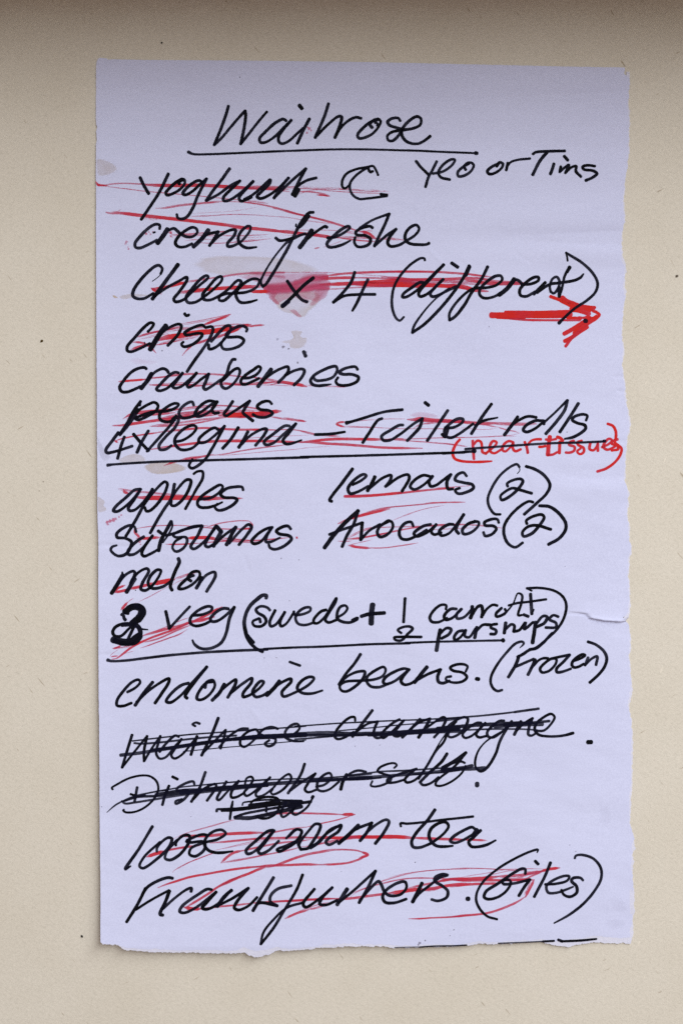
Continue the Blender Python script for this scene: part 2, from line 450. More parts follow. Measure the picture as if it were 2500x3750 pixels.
class Ink:
    def __init__(self): self.v, self.f, self.ink, self.uv = [], [], [], []
    def ribbon(self, run, base_z, dens, soft, taper):
        xy, w = run[:, :2], run[:, 2].copy() * PEN / 2
        n = len(xy)
        seg = np.hypot(*np.diff(xy, axis=0).T); L = np.concatenate([[0], np.cumsum(seg)]); tot = max(L[-1], 1e-3)
        sd = random.randint(0, 9999)
        w = w * (1 + 0.07 * vnoise(L / 45.0, sd))
        dy = np.gradient(xy[:, 1]); sp = np.hypot(np.gradient(xy[:, 0]), dy) + 1e-6
        w = w * (1 + 0.09 * np.convolve(np.pad(dy / sp, 4, 'edge'), np.ones(9) / 9, 'valid'))
        wl = w * (1 + 0.07 * vnoise(L / 7.0, sd + 1)); wr = w * (1 + 0.07 * vnoise(L / 7.0, sd + 2))
        d = np.full(n, dens * (random.uniform(0.94, 1.0) if base_z == Z_BLACK else 1.0)) * (1 + 0.08 * vnoise(L / 60.0, sd + 3))
        if taper:
            e = np.clip(np.minimum(L, tot - L) / (0.16 * tot + 1), 0, 1)
            wl = wl * (0.45 + 0.55 * e); wr = wr * (0.45 + 0.55 * e); d = d * (0.7 + 0.3 * e)
        tan = np.gradient(xy, axis=0); tan /= np.maximum(1e-6, np.hypot(tan[:, 0], tan[:, 1]))[:, None]
        nor = np.stack([-tan[:, 1], tan[:, 0]], 1)
        layer['n'] += 1
        rows = []
        # round caps: extra cross sections beyond both ends
        for sgn, i in ((-1, 0), (1, n - 1)):
            cap = []
            for a in (75, 50, 25):
                ca, sa = math.cos(math.radians(a)), math.sin(math.radians(a))
                cap.append((xy[i] + sgn * tan[i] * w[i] * sa * 0.8, nor[i], wl[i] * ca, wr[i] * ca, d[i], L[i]))
            if sgn < 0: head = cap
            else: tail = cap[::-1]
        mid = [(xy[i], nor[i], wl[i], wr[i], d[i], L[i]) for i in range(n)]
        rows = head + mid + tail
        start = len(self.v)
        m = len(rows); soff = random.uniform(0, 500)
        pts = []
        for (c, nn, a, b, dd, l) in rows:
            for k, off in enumerate((-a, 0, b)):
                pts.append((c[0] + nn[0] * off, c[1] + nn[1] * off))
                self.ink.append(dd if (k == 1 or not soft) else 0.0)
                self.uv.append((l + soff, (k - 1) * 2.0 + soff, 0))
        pts = np.array(pts)
        z = height(pts[:, 0], pts[:, 1]) + base_z + layer['n'] * 6e-8 + np.repeat(np.linspace(0, 4e-8, m), 3)
        self.v.extend(np.stack([WX(pts[:, 0]), WY(pts[:, 1]), z], 1).tolist())
        for i in range(m - 1):
            for k in (0, 1):
                a = start + i * 3 + k
                self.f.append((a, a + 1, a + 4, a + 3))
    def strokes(self, crop, text, base_z, dens=1.0, scale=1.0, soft=False, taper=False, fade=1.0):
        x0, y0, wd = crop; s = wd / 1568.0
        for line in text.strip().split('\n'):
            line = line.strip()
            if not line: continue
            W, D, T = 1.0, dens, taper
            toks = line.split()
            while toks and toks[0][0] in 'wdt' :
                t = toks.pop(0)
                if t[0] == 'w': W = float(t[1:])
                elif t[0] == 'd': D = float(t[1:])
                elif t[0] == 't': T = True
            pts = []
            for t in toks:
                cor = t.endswith('!'); t = t.rstrip('!')
                ww = W
                if ':' in t: t, q = t.split(':'); ww = float(q)
                a, b = t.split(',')
                pts.append((x0 + float(a) * s, y0 + float(b) * s, ww * scale, cor))
            for run in spline(pts): self.ribbon(run, base_z, D * fade, soft, T)
    def done(self, name, mat, parent, label=None):
        o = mesh_obj(name, self.v, self.f, mat, parent, {'ink': ('FLOAT', self.ink), 'along': ('FLOAT_VECTOR', self.uv)}, smooth=False)
        if label: o['label'] = label
        return o
Z_STAIN, Z_WASH, Z_RED, Z_BLACK = 8e-6, 11e-6, 15e-6, 36e-6
def word(label, *parts, name='handwritten_word', scale=1.0):
    k = Ink()
    for crop, text in parts: k.strokes(crop, text, Z_BLACK, 0.90 if name == 'black_strike' else 0.985, scale=scale)
    return k.done(name, M_black, note, label)
def red(label, *parts, name='red_strike', dens=0.78):
    k = Ink()
    for crop, text in parts: k.strokes(crop, text, Z_RED, dens, fade=0.94 if name == 'red_strike' else 1.0, taper=(name == 'red_strike'), scale=0.90 if name == 'red_strike' else 1.0)
    return k.done(name, M_red, note, label)

# ------------------------------------------------------------------ stains and washed ink (lie directly on the paper)
def patch(name, mat, crop, text, strength, edge=0.9, base=Z_STAIN, label=None, rings=(1.0, 0.86, 0.7, 0.5, 0.25), inner=None):
    x0, y0, wd = crop; s = wd / 1568.0
    P = np.array([[x0 + float(a.split(',')[0]) * s, y0 + float(a.split(',')[1]) * s] for a in text.split()])
    n = len(P); C4 = np.vstack([P[-1:], P, P[:2]]); out = []
    for i in range(1, n + 1):
        p0, p1, p2, p3 = C4[i - 1], C4[i], C4[i + 1], C4[i + 2]
        for t in np.linspace(0, 1, 10, endpoint=False):
            out.append(0.5 * ((2 * p1) + (-p0 + p2) * t + (2 * p0 - 5 * p1 + 4 * p2 - p3) * t * t + (-p0 + 3 * p1 - 3 * p2 + p3) * t ** 3))
    B = np.array(out); m = len(B); c = B.mean(0)
    r = np.hypot(*(B - c).T).mean(); jit = 1 + 0.05 * vnoise(np.arange(m) / 5.0, random.randint(0, 999))
    jit[-4:] = np.linspace(jit[-5], jit[0], 4)
    B = c + (B - c) * jit[:, None]
    layer['n'] += 1
    v, ink, f = [], [], []
    vals = [0.0, edge] + [edge + (1 - edge) * (k / 3) for k in range(1, 4)] if inner is None else [0.0, edge] + [edge + (inner - edge) * (k / 3) for k in range(1, 4)]
    for rr, val in zip(rings, vals):
        Q = c + (B - c) * rr
        Q[:, 0] = np.maximum(Q[:, 0], fL(Q[:, 1]) + 1.5)
        z = height(Q[:, 0], Q[:, 1]) + base + layer['n'] * 6e-8
        v.extend(np.stack([WX(Q[:, 0]), WY(Q[:, 1]), z], 1).tolist()); ink.extend([val * strength] * m)
    v.append([float(WX(c[0])), float(WY(c[1])), float(height(c[0], c[1])) + base + layer['n'] * 6e-8]); ink.append(vals[-1] * strength)
    for k in range(len(rings) - 1):
        for i in range(m):
            j = (i + 1) % m
            f.append((k * m + i, (k + 1) * m + i, (k + 1) * m + j, k * m + j))
    k = len(rings) - 1
    for i in range(m): f.append((k * m + i, len(v) - 1, k * m + (i + 1) % m))
    o = mesh_obj(name, v, f, mat, note, {'ink': ('FLOAT', ink)}, smooth=False)
    if label: o['label'] = label
    return o
def dots(name, mat, items, strength=0.8, base=Z_STAIN):
    layer['n'] += 1
    for (x, y, r) in items:
        m = 9; ph = random.random() * 6; f = []
        q = np.array([[x, y]] + [[x + r * 0.6 * (1 + .3 * math.sin(3 * a + ph)) * math.cos(a), y + r * 0.6 * math.sin(a)] for a in np.linspace(0, 2 * math.pi, m, endpoint=False)]
                     + [[x + r * (1 + .35 * math.sin(2 * a + ph)) * math.cos(a), y + r * (1 + .2 * math.cos(3 * a)) * math.sin(a)] for a in np.linspace(0, 2 * math.pi, m, endpoint=False)])
        z = height(q[:, 0], q[:, 1]) + base + layer['n'] * 6e-8
        for i in range(m):
            j = (i + 1) % m
            f.append((0, 1 + i, 1 + j)); f.append((1 + i, 1 + m + i, 1 + m + j, 1 + j))
        s = strength * random.uniform(0.55, 1.1)
        mesh_obj(name, np.stack([WX(q[:, 0]), WY(q[:, 1]), z], 1), f, mat, note, {'ink': ('FLOAT', [s] * (m + 1) + [0.0] * m)}, smooth=False)
K6 = (700, 900, 600)
patch('water_stain', M_tea, K6, "30,180 90,120 250,95 500,100 800,110 1080,160 1250,230 1100,262 800,262 500,290 300,285 130,250", 0.238, 0.95, label='long pale beige stain above the line about cheese', inner=0.55)
patch('water_stain', M_tea, K6, "760,470 900,450 1200,430 1240,520 1130,630 1090,680 1030,690 960,655 880,635 800,560", 0.289, 1.0, label='beige water stain below the handwritten cross', inner=0.45)
patch('ink_bloom', M_pink, K6, "430,290 560,262 900,255 1150,245 1275,262 1290,340 1310,420 1295,485 1200,540 1150,520 1100,560 1000,500 900,520 830,560 800,555 745,495 740,440 700,385 560,325", 0.38, 0.7, base=Z_STAIN + 2e-6, label='pink bloom where the red ink got wet', rings=(1.0, 0.84, 0.66, 0.45, 0.2), inner=0.6)
patch('ink_bloom', M_pink, K6, "745,440 770,420 830,450 800,500 850,560 810,560 770,525 742,495", 0.40, 0.8, base=Z_STAIN + 3e-6, label='small pink edge of the wet patch')
patch('ink_bloom', M_pink, K6, "1180,430 1290,390 1312,430 1295,490 1230,530 1160,580 1130,560 1180,490", 0.30, 0.8, base=Z_STAIN + 3e-6, label='pink right edge of the wet patch', rings=(1.0, 0.85, 0.65, 0.4, 0.2))
patch('ink_bloom', M_pink, K6, "940,615 990,610 1030,645 1060,680 1030,685 990,660", 0.35, 0.7, base=Z_STAIN + 3e-6, label='faint pink drip at the bottom of the wet patch')
patch('water_stain', M_tea, K6, "955,815 1010,810 1065,815 1045,860 1075,880 1112,885 1090,960 1020,990 950,980 930,935 890,935 870,915 950,900 985,860", 0.281, 0.95, label='small beige stain to the right of crisps', inner=0.75)
patch('water_stain', M_tea, (440, 900, 600), "-10,490 40,470 130,460 250,468 300,475 220,485 130,497 30,515", 0.255, 0.9, label='beige smear beside the capital of cheese')
patch('water_stain', M_tea, (250, 750, 450), "570,1155 600,1160 640,1190 600,1192 578,1180", 0.637, 0.9, label='small brown nub at the end of the smear')
patch('water_stain', M_tea, (340, 580, 600), "40,10 120,20 190,50 240,95 215,130 150,165 60,170 40,120", 0.255, 0.9, label='round beige stain at the left edge of the sheet', rings=(1.0, 0.85, 0.6, 0.4, 0.2))
L6 = (250, 1350, 450)
patch('water_stain', M_tea, L6, "640,1170 700,1130 820,1090 940,1105 1005,1165 940,1190 800,1195 690,1200", 0.289, 0.9, label='beige stain just above the long ruled line', inner=0.8)
patch('water_stain', M_tea, L6, "970,1260 1000,1225 1100,1200 1300,1190 1440,1225 1520,1275 1420,1320 1200,1352 1060,1335", 0.442, 0.95, label='brown stain just under the long ruled line', inner=0.75)
patch('water_stain', M_grey, L6, "380,870 430,960 500,1060 550,1140 470,1185 410,1110 385,1000", 0.13, 0.7, label='grey smudge at the left edge under the crossed out nuts')
patch('water_stain', M_tea, L6, "385,1640 440,1660 475,1700 460,1750 495,1785 475,1820 390,1825", 0.281, 0.9, label='beige stain at the left edge beside apples', inner=0.8)
patch('ink_bloom', M_pink, (1100, 1430, 600), "1040,240 1120,205 1230,215 1320,240 1300,262 1150,262", 0.16, 0.7, label='faint pink haze above the toilet rolls strike')
patch('ink_bloom', M_pink, (400, 1270, 500), "220,150 300,120 420,150 560,170 520,200 330,200", 0.06, 0.6, label='very faint pink rub between crisps and cranberries', rings=(1.0, 0.8, 0.6, 0.4, 0.2))
patch('grey_smudge', M_grey, (2050, 2600, 450), "520,1230 640,1260 660,1400 600,1480 500,1420", 0.04, 0.5, label='faint grey show-through near the lower right edge')
patch('grey_smudge', M_grey, (2050, 3100, 450), "620,650 760,660 850,760 820,840 680,830", 0.04, 0.5, label='faint grey show-through in the lower right corner')
patch('grey_smudge', M_grey, (2050, 3100, 450), "600,950 760,930 840,1000 700,1070 610,1060", 0.04, 0.5, label='faint grey show-through above the bottom edge at right')
dots('ink_speck', M_pink, [(464, 886, 6), (461, 893, 5), (472, 912, 4), (470, 905, 3), (536, 856, 6), (546, 850, 4), (552, 858, 4), (560, 849, 3), (1132, 470, 7), (1139, 477, 5), (1124, 485, 5), (1127, 465, 4),
     (395, 1912, 7), (406, 1908, 8), (418, 1904, 9), (426, 1900, 6), (397, 1920, 5), (438, 1893, 5), (446, 1886, 4), (512, 1985, 5), (516, 1994, 4)], 0.62)
dots('ink_speck', M_grey, [(1016, 1242, 5), (1037, 1270, 6), (1057, 1277, 4), (1120, 1289, 5), (1090, 1328, 5), (594, 1284, 4), (376, 2951, 2.6), (1012, 2408, 3), (968, 2409, 2.6), (878, 228 + 54, 3),
     (1535, 3449, 6), (1530, 3455, 5), (1555, 3440, 4), (1660, 3402, 3), (1646, 3423, 2.5), (2085, 3095, 2.5), (2107, 3118, 2.5), (1519, 3157, 3), (700, 2990, 2.5), (502, 2150, 3), (1060, 2200, 2.6), (1350, 2600, 2.5), (1730, 1925, 2.6), (2075, 1582, 3), (1790, 1196, 3), (1250, 3190, 2.6), (1030, 2045, 4), (1095, 2050, 3), (1300, 2732, 2.6), (1390, 2728, 2.6), (1820, 1045, 2.4), (2068, 2074, 2.4)],
     0.6)

# washed red bands inside the wet patch
k = Ink()
k.strokes((960, 960, 600), """
w3.0 d.85 40,240 150,232 260,222 350,200 420,165 500,148 600,140
w3.4 d.82 55,262 200,260 330,240 450,232 560,225 620,215
w2.4 d.8 60,280 200,276 300,268 420,262 540,245 620,250
w2.2 d.8 320,195 420,168 520,160 610,158
""", Z_WASH, soft=True)
k.strokes((440, 900, 600), "w1.0 d.75 980,295 1100,275 1250,260 1400,258 1568,256\nw1.2 d.4 1250,262 1400,280 1568,300", Z_WASH, soft=True)
k.done('washed_band', M_pink, note, 'soft washed bands of red ink across the wet patch')

# ------------------------------------------------------------------ red pen: items struck off, the arrow, the added note
D, E, F, G, H, I, J = (340, 580, 600), (900, 560, 600), (440, 760, 600), (1000, 760, 600), (440, 900, 600), (960, 960, 600), (1400, 900, 600)
K_, L, M, NN = (1720, 900, 600), (420, 1120, 600), (400, 1270, 500), (850, 1270, 500)
P, Q, R = (370, 1430, 760), (1100, 1430, 600), (1620, 1430, 700)
SS, T, U, V, W = (360, 1680, 600), (380, 1880, 750), (380, 2160, 600), (850, 2150, 650), (1400, 2120, 720)
X, Y, ZZ = (1720, 2320, 550), (400, 2380, 800), (1180, 2340, 600)
a1, b1, c1, d1, e1, f1 = (420, 2580, 700), (1080, 2560, 600), (1600, 2560, 600), (380, 2780, 600), (760, 2780, 600), (1280, 2700, 600)
g1, h1, i1, j1, k1, l1 = (440, 2940, 700), (780, 2940, 700), (1280, 2940, 600), (440, 3150, 800), (1000, 3100, 720), (1650, 3080, 600)
A1, B1, C1 = (650, 350, 600), (1150, 350, 600), (1450, 500, 800)

red('red lines crossing out yoghurt', (D, """
w.9 d.95 38,235:1.3 48,250 60,258 150,262:.5
w.5 d.62 100,262 200,246 300,240 400,244 520,250
w1.25 d.92 480,252 620,258 800,260 1000,257 1150,262 1300,274 1568,287
w.4 d.55 300,238 500,246 800,250 1100,252 1400,262
w.35 d.7 60,262 180,276 300,290 480,312 700,332 850,345 1000,358 1150,372 1300,388 1568,412
w.65 d.72 605,478 690,474 800,458 900,444 1000,434 1100,425 1250,412
w.3 d.6 700,462 850,440 1000,426 1100,416 1240,404
w.4 d.6 1240,412 1400,416 1568,436
w.3 d.5 580,272 700,270 800,266
"""), (E, """
w1.1 d.85 -60,322 0,332 100,338 250,340 400,348
w.45 d.6 0,318 200,318 400,326 560,318
w.5 d.65 100,348 300,356 420,372
w.6 d.7 500,372 600,370 700,385 800,412:1.1
w.6 d.9 680,402 750,406 800,415
w.35 d.62 500,338 700,352 900,370 1150,383 1380,390
w.3 d.55 300,325 520,342 800,345 1000,352 1250,372 1370,366
w.9 d.28 520,330 700,340 900,345 1100,358 1340,366
w.6 d.5 0,462 100,466 210,484
w.3 d.5 500,395 600,365 700,352
"""), )
red('long red line running from yoghurt to creme', (E, "w.6 d.75 -60,462 60,480 150,494 350,540 550,598 780,652"),
    (G, "w.75 d.8 0,4 100,28 200,55 400,100 600,155 750,205 860,240\nw.9 d.95 840,228 900,240 980,298\nw.35 d.5 0,84 150,96 300,122 450,142 600,160"))
red('red lines crossing out creme', (D, """
w1.25 d.92 138,520 180,528 250,524 450,545 600,560 800,582 1000,604 1200,628 1450,655
w.3 d.5 180,512 250,505 270,488
w.7 d.3 480,575 580,582 700,575
w.3 d.5 930,553 1100,548 1300,538 1568,540
w.22 d.4 950,530 1150,515 1300,508 1450,488 1568,468
"""), (F, """
w1.2 d.9 1040,180 1200,194 1400,212 1568,232
w.5 d.7 470,242:1 510,258 600,256 750,245 900,236 1000,228 1160,212
w.45 d.6 500,266 800,262 950,266 1100,270 1250,266 1410,258
w.35 d.55 620,318 700,308 850,305 950,312
w.4 d.6 750,336 900,342 1100,332 1250,320 1440,296
w.8 d.5 1100,325 1200,320 1300,312
w1.1 d.9 482,232 488,245
w.9 d.8 480,272 495,280
w.25 d.4 580,290 800,270 1000,300 1200,290 1400,280
w.3 d.5 690,86 850,80 1070,64 1300,72 1568,92
"""), (G, """
w1.15 d.9 0,222 120,232 250,246 400,262 500,276 620,288
w.6 d.75 600,284 700,298 800,312 980,326
w.3 d.5 120,216 400,216 600,220 700,238 900,275
w.3 d.45 100,270 300,262 500,280 700,290 1000,298
w.55 d.6 640,276 800,286 1060,300 1250,312
w.4 d.5 1060,284 1150,294 1260,314
w.7 d.3 660,238 760,232 820,250
w.5 d.75 395,393 420,388 440,382
w.25 d.5 470,380 520,368 560,355 660,318
w1.4 d.95 865,232 885,245
w.5 d.5 900,220 950,222
"""))
red('red lines crossing out cheese and the words after it', (H, """
w1.0 d1 305,408 330,425 345,440
w1.2 d.95 310,412 400,406 480,385 560,364 650,346:.8
w.5 d.7 640,350 760,330 900,305 1000,290
w.3 d.6 640,338 760,322 850,308
w1.3 d.95 570,440 640,437 700,430 900,412 1050,402 1200,392 1340,385
w.5 d.75 1050,418 1150,412 1250,402 1350,398
w1.2 d1 1240,437 1330,438 1425,437
w.4 d.6 560,455 650,452 800,440
w.4 d.55 380,420 395,468
"""), (I, """
w.4 d.45 -60,104 100,100 200,98 450,97 650,100 760,106
w.85 d.85 540,148 640,128 750,113 900,102 1050,96 1200,92 1350,91 1568,94
w1.05 d.88 560,160 700,152 850,149 900,150
w.6 d.75 850,150 1000,150 1150,154 1300,162 1568,168
w1.4 d.98 560,214 700,210 850,204 1000,194 1150,184 1300,176 1568,168
w1.8 d.98 850,210 1000,208 1100,214 1300,214 1450,220 1600,230
w.55 d.6 560,262 700,256 900,242 1050,236 1200,234 1400,228
w.5 d.4 900,108 1000,122 1150,134 1300,150 1400,160
w.5 d.6 1150,188 1300,182 1500,178
"""), (J, """
w.8 d.85 -20,248 200,246 400,248 550,252 700,262 830,272 950,288 1080,302
w1.1 d.85 0,300 150,310 250,322 400,322 600,320 750,314 900,312 1040,322
w1.5 d.98 -20,378 150,376 300,366 450,376 600,384 700,386 800,402 880,425 1000,435
w.8 d.9 600,372 700,385 780,406 880,428
w.8 d.65 120,334 300,342 450,344 600,340 800,345 950,352
w.6 d.45 200,356 400,358 600,352 800,358
w1.1 d.9 800,330 900,342 1000,356 1150,362 1280,360 1420,362
w.9 d.75 900,306 1050,336 1200,348 1350,358
w.5 d.6 600,368 850,366 1100,374 1300,376
"""))
red('red lines crossing out crisps', (L, """
w.35 d.65 640,170 750,152 850,134 1000,103 1105,78
w.3 d.6 640,186 800,156 950,128 1100,84
w.8 d.75 205,302 300,272 400,248 560,214 640,196
w.6 d.65 240,300 350,262 480,236 600,216 720,205
w1.0 d.9 850,182 950,145 1040,112 1105,82
w.5 d.6 800,190 900,168 1000,130
w1.9 d1 395,332 500,302 600,288 700,272 800,255 900,248 1000,232 1100,216 1200,205
w1.1 d.9 1150,202 1230,190 1300,182
w.7 d.85 1280,200 1350,188 1430,184
w.6 d.6 560,240 700,218 850,205 1000,190 1150,178 1300,176
w1.0 d.45 400,378 520,345 700,310 820,285
w.5 d.75 390,375 520,355 640,325
w.8 d.8 175,348 250,352 300,368 350,402 395,450:.6
w1.2 d.85 165,420 220,400 300,378 360,370
w.7 d.8 648,476 690,425 740,380 800,352 850,335 900,318 1000,288 1100,258 1160,235
w.5 d.7 760,372 900,330 1000,300 1080,270
w1.3 d.95 1060,262 1130,240 1200,212
w.3 d.5 220,322 400,290 520,262
w.3 d.5 300,300 450,262 600,232 700,224
"""))
red('red lines crossing out cranberries', (M, """
w.85 d.95 118,400 200,393 300,385 420,374
w.5 d.75 400,372 500,362 620,348 750,333 900,318 1050,312 1200,318 1350,328 1500,342
w.5 d.7 490,352 620,345 760,320 900,308 1050,304
w.25 d.55 1000,306 1200,306 1350,318 1500,332
w.7 d.8 470,440 560,442 700,440 850,434 950,438 1080,442
w.3 d.6 440,425 480,432 700,420 850,412 1000,412
w.25 d.5 780,442 900,415 1000,404 1120,408 1250,412
w.6 d.7 900,456 1050,446 1150,432 1300,428 1480,432
w.3 d.5 850,448 1000,424 1200,420
w.9 d.8 1300,412 1380,426 1460,432 1568,434
"""), (NN, """
w.7 d.8 0,424 80,436 200,432 300,422 450,408 520,400
w.5 d.7 0,334 150,345 300,356 450,375 560,398
w.5 d.65 250,352 400,380 560,410 640,428
w1.15 d.95 540,398 620,412 700,426 780,438 850,456
w.4 d.6 0,410 200,412 380,404 520,412 700,432
w.3 d.55 200,438 400,438 600,446 720,446
w.5 d.6 420,440 520,422 600,412
w.25 d.5 850,446 950,452 1050,457 1180,460
w.5 d.65 1160,457 1240,460 1310,460
w.5 d.3 850,438 1000,450 1200,452
"""))
red('thick red lines crossing out the line under cranberries', (P, """
w1.2 d.9 170,215:.6 210,190 280,170 400,156 520,148 600,138
w1.1 d.92 98,266 160,264 230,254 350,236 500,216 620,204 750,192 850,186
w.8 d.8 200,215 320,190 450,178 560,168
w.55 d.72 540,152 620,136 720,122 850,114 1000,118 1100,126 1200,140 1300,152
w.4 d.65 560,160 680,138 800,128 900,126
w.8 d.65 370,270 430,262 550,250 680,232 780,218 900,208 980,196
w.6 d.75 380,272 520,268 640,258 780,236 900,210
w.9 d.8 430,215 560,195 700,180 820,172 950,168
w.6 d.55 480,200 600,172 740,158 900,152 1100,150 1250,152
w1.0 d.6 560,180 700,166 850,160 1000,164 1150,160
w1.9 d1 900,190 1000,186 1100,182 1200,178 1290,166
w1.4 d.98 1180,168 1270,164 1355,156
w.8 d.9 1000,204 1120,198 1220,188 1290,180
w.6 d.7 1270,196 1340,208 1440,222 1545,236
w.4 d.6 1380,205 1460,216 1548,232
w.4 d.5 520,225 700,205 900,182
"""))
red('red lines crossing out the toilet rolls brand word', (P, """
w.6 d.85 112,382 150,368 220,352 300,337 450,316
w.8 d.85 440,314 540,304 650,294 760,284 840,284 940,292 1050,296 1200,296 1350,300
w.4 d.7 1300,298 1440,296 1500,304 1568,322
w.7 d.9 105,378 130,394
w1.0 d.88 380,446 460,432 560,418 700,400 800,388 900,382 1050,382 1200,382 1400,388 1568,392
w.7 d.8 600,524 680,508 760,500 850,484
w.7 d.85 480,566 560,540 640,526 760,506
w.5 d.65 820,492 950,478 1050,458 1180,436 1300,422 1420,408
w.25 d.6 860,492 950,488 1100,476 1300,458 1450,446 1568,434
w.3 d.6 980,466 1100,452 1240,432 1380,414
w.25 d.55 960,376 1080,364 1200,354 1400,344 1568,338
"""), (Q, """
w.7 d.75 -20,284 50,297
w.5 d.7 -20,378 60,398 150,418 280,428 375,438
w.4 d.55 0,392 120,422 360,444
w.2 d.45 0,552 120,544 300,534
w1.0 d.9 0,494 120,484 250,470 400,464 560,466 700,468 850,470
w.8 d.8 820,468 940,466 1000,468
w.4 d.65 980,466 1150,460 1300,454 1450,450 1568,448
w.5 d.65 880,472 1000,480 1150,490 1300,502 1450,518 1568,534
w.9 d.85 0,494 150,500 300,512 450,520 600,532 750,544 900,550 1160,553
w.3 d.5 250,498 450,508 700,534
"""))
red('red loops crossing out toilet rolls', (Q, """
w.8 d.9 420,350 370,334 345,322 365,308 430,300
w.3 d.6 430,302 550,292 650,283 720,280
w.25 d.55 720,276 850,272 1000,272
w.4 d.6 420,348 550,352 700,358
w.3 d.6 420,338 600,346 850,362 1050,366 1250,366 1568,368
w1.3 d.92 1028,278 1080,278 1150,272 1250,282 1400,290 1568,300
w.8 d.8 1060,288 1200,292 1350,298 1568,306
w.5 d.65 1080,362 1120,336 1180,318 1300,302
w.4 d.6 1180,322 1280,312 1360,300
"""), (R, """
w.9 d.85 0,248 100,254 200,264 320,270 450,272
w.45 d.65 0,240 150,248 280,258 420,262 600,266 760,266
w.8 d.75 430,274 540,278 640,280 765,274
w.5 d.7 250,276 350,282 440,300
w.45 d.65 440,298 540,326 600,338 625,350
w.35 d.65 625,350 590,362 480,374 300,382 150,386 0,386
w.25 d.5 150,302 280,318 380,318 450,308
w.25 d.5 360,378 450,374 600,376
w.45 d.62 0,432 100,444 200,460
"""))
red('red line crossing out apples', (SS, """
w.4 d.6 200,284 300,300 420,318 560,330
w.35 d.55 200,296 320,312 440,328
w1.0 d.9 246,298 256,320 290,328
w.5 d.65 420,312 560,328 720,342 860,352
w.4 d.5 440,328 600,342 820,360
w1.7 d1 375,370 500,374 650,374 800,372 950,376 1100,378 1200,380
w.7 d.9 1180,380 1290,380 1380,378
w.8 d.85 350,372 320,430 300,470
w.4 d.5 1000,400 1080,402
"""))
red('red loops crossing out the citrus line', (T, """
w.4 d.7 238,135 250,120 320,105 400,96 500,92 620,94 750,106
w.45 d.7 740,106 850,114 950,120 1090,118
w.7 d.9 1040,120 1090,118 1130,110 1138,90 1120,65
w.45 d.7 1135,80 1120,62 1060,56 960,64 880,78 800,102 760,112
w.5 d.65 600,132 700,106 800,92
w.9 d.85 236,125 244,148 280,184
w1.0 d.92 258,190 300,192 360,188 430,184
w.4 d.5 290,200 280,225
w1.2 d.98 635,190 720,186 800,186 880,202
w.5 d.75 830,192 920,204 1050,212 1150,208 1280,198 1420,184
w.4 d.65 900,212 1000,218 1120,222 1240,214
w.5 d.7 900,188 980,194 1080,204 1150,206
w.55 d.82 475,236 560,237 640,234 720,228
w.5 d.7 700,232 820,220 950,210 1060,196
w.3 d.5 1150,206 1300,198 1418,188
"""))
red('red line crossing out melon', (T, """
w1.0 d.95 90,605 150,592 210,580
w1.1 d.95 200,578 300,556 400,532
w1.6 d1 380,540 450,524 535,508
w.8 d.92 92,602 110,575 165,550
w.4 d.68 530,506 600,478 680,452 745,436
w.4 d.68 560,504 640,474 740,442
w.25 d.55 540,535 600,510 680,480
w.22 d.5 560,530 500,560 420,600 350,640 290,666
"""), (U, "w.2 d.55 560,-2 490,36 420,72 330,118\nw.15 d.4 330,115 250,145\nw1.0 d.9 172,188 200,155 228,122\nw.3 d.6 228,124 250,104 288,78"))
red('red lines crossing out the vegetable line', (U, """
w0.78 d.88 95,560 130,552 170,532
w1.01 d.85 365,442 420,424 500,402 620,370 740,342 850,304 950,290 1055,262
w0.86 d.92 90,660 130,652 190,610 250,562 320,520 400,482 480,448 560,420 640,392 740,352 830,318
w0.94 d.88 830,318 900,282 980,245 1060,200 1130,164
w0.70 d.9 930,285 1000,270 1058,256
w0.62 d.8 395,500 470,482 550,456 640,416 740,372 830,338
w0.43 d.75 355,556 430,532 520,498 620,462 720,428 800,378
w0.31 d.6 440,520 560,488 680,440 760,404
w0.31 d.65 500,394 600,354 680,318 760,284 830,264
w0.20 d.55 500,388 580,358 640,330
w0.78 d.4 120,552 200,548 270,538
w0.23 d.6 62,638 90,606 150,566
w0.55 d.78 75,640 100,634 140,630
w0.23 d.5 200,610 290,584
w0.39 d.6 100,555 180,548 260,532
"""))
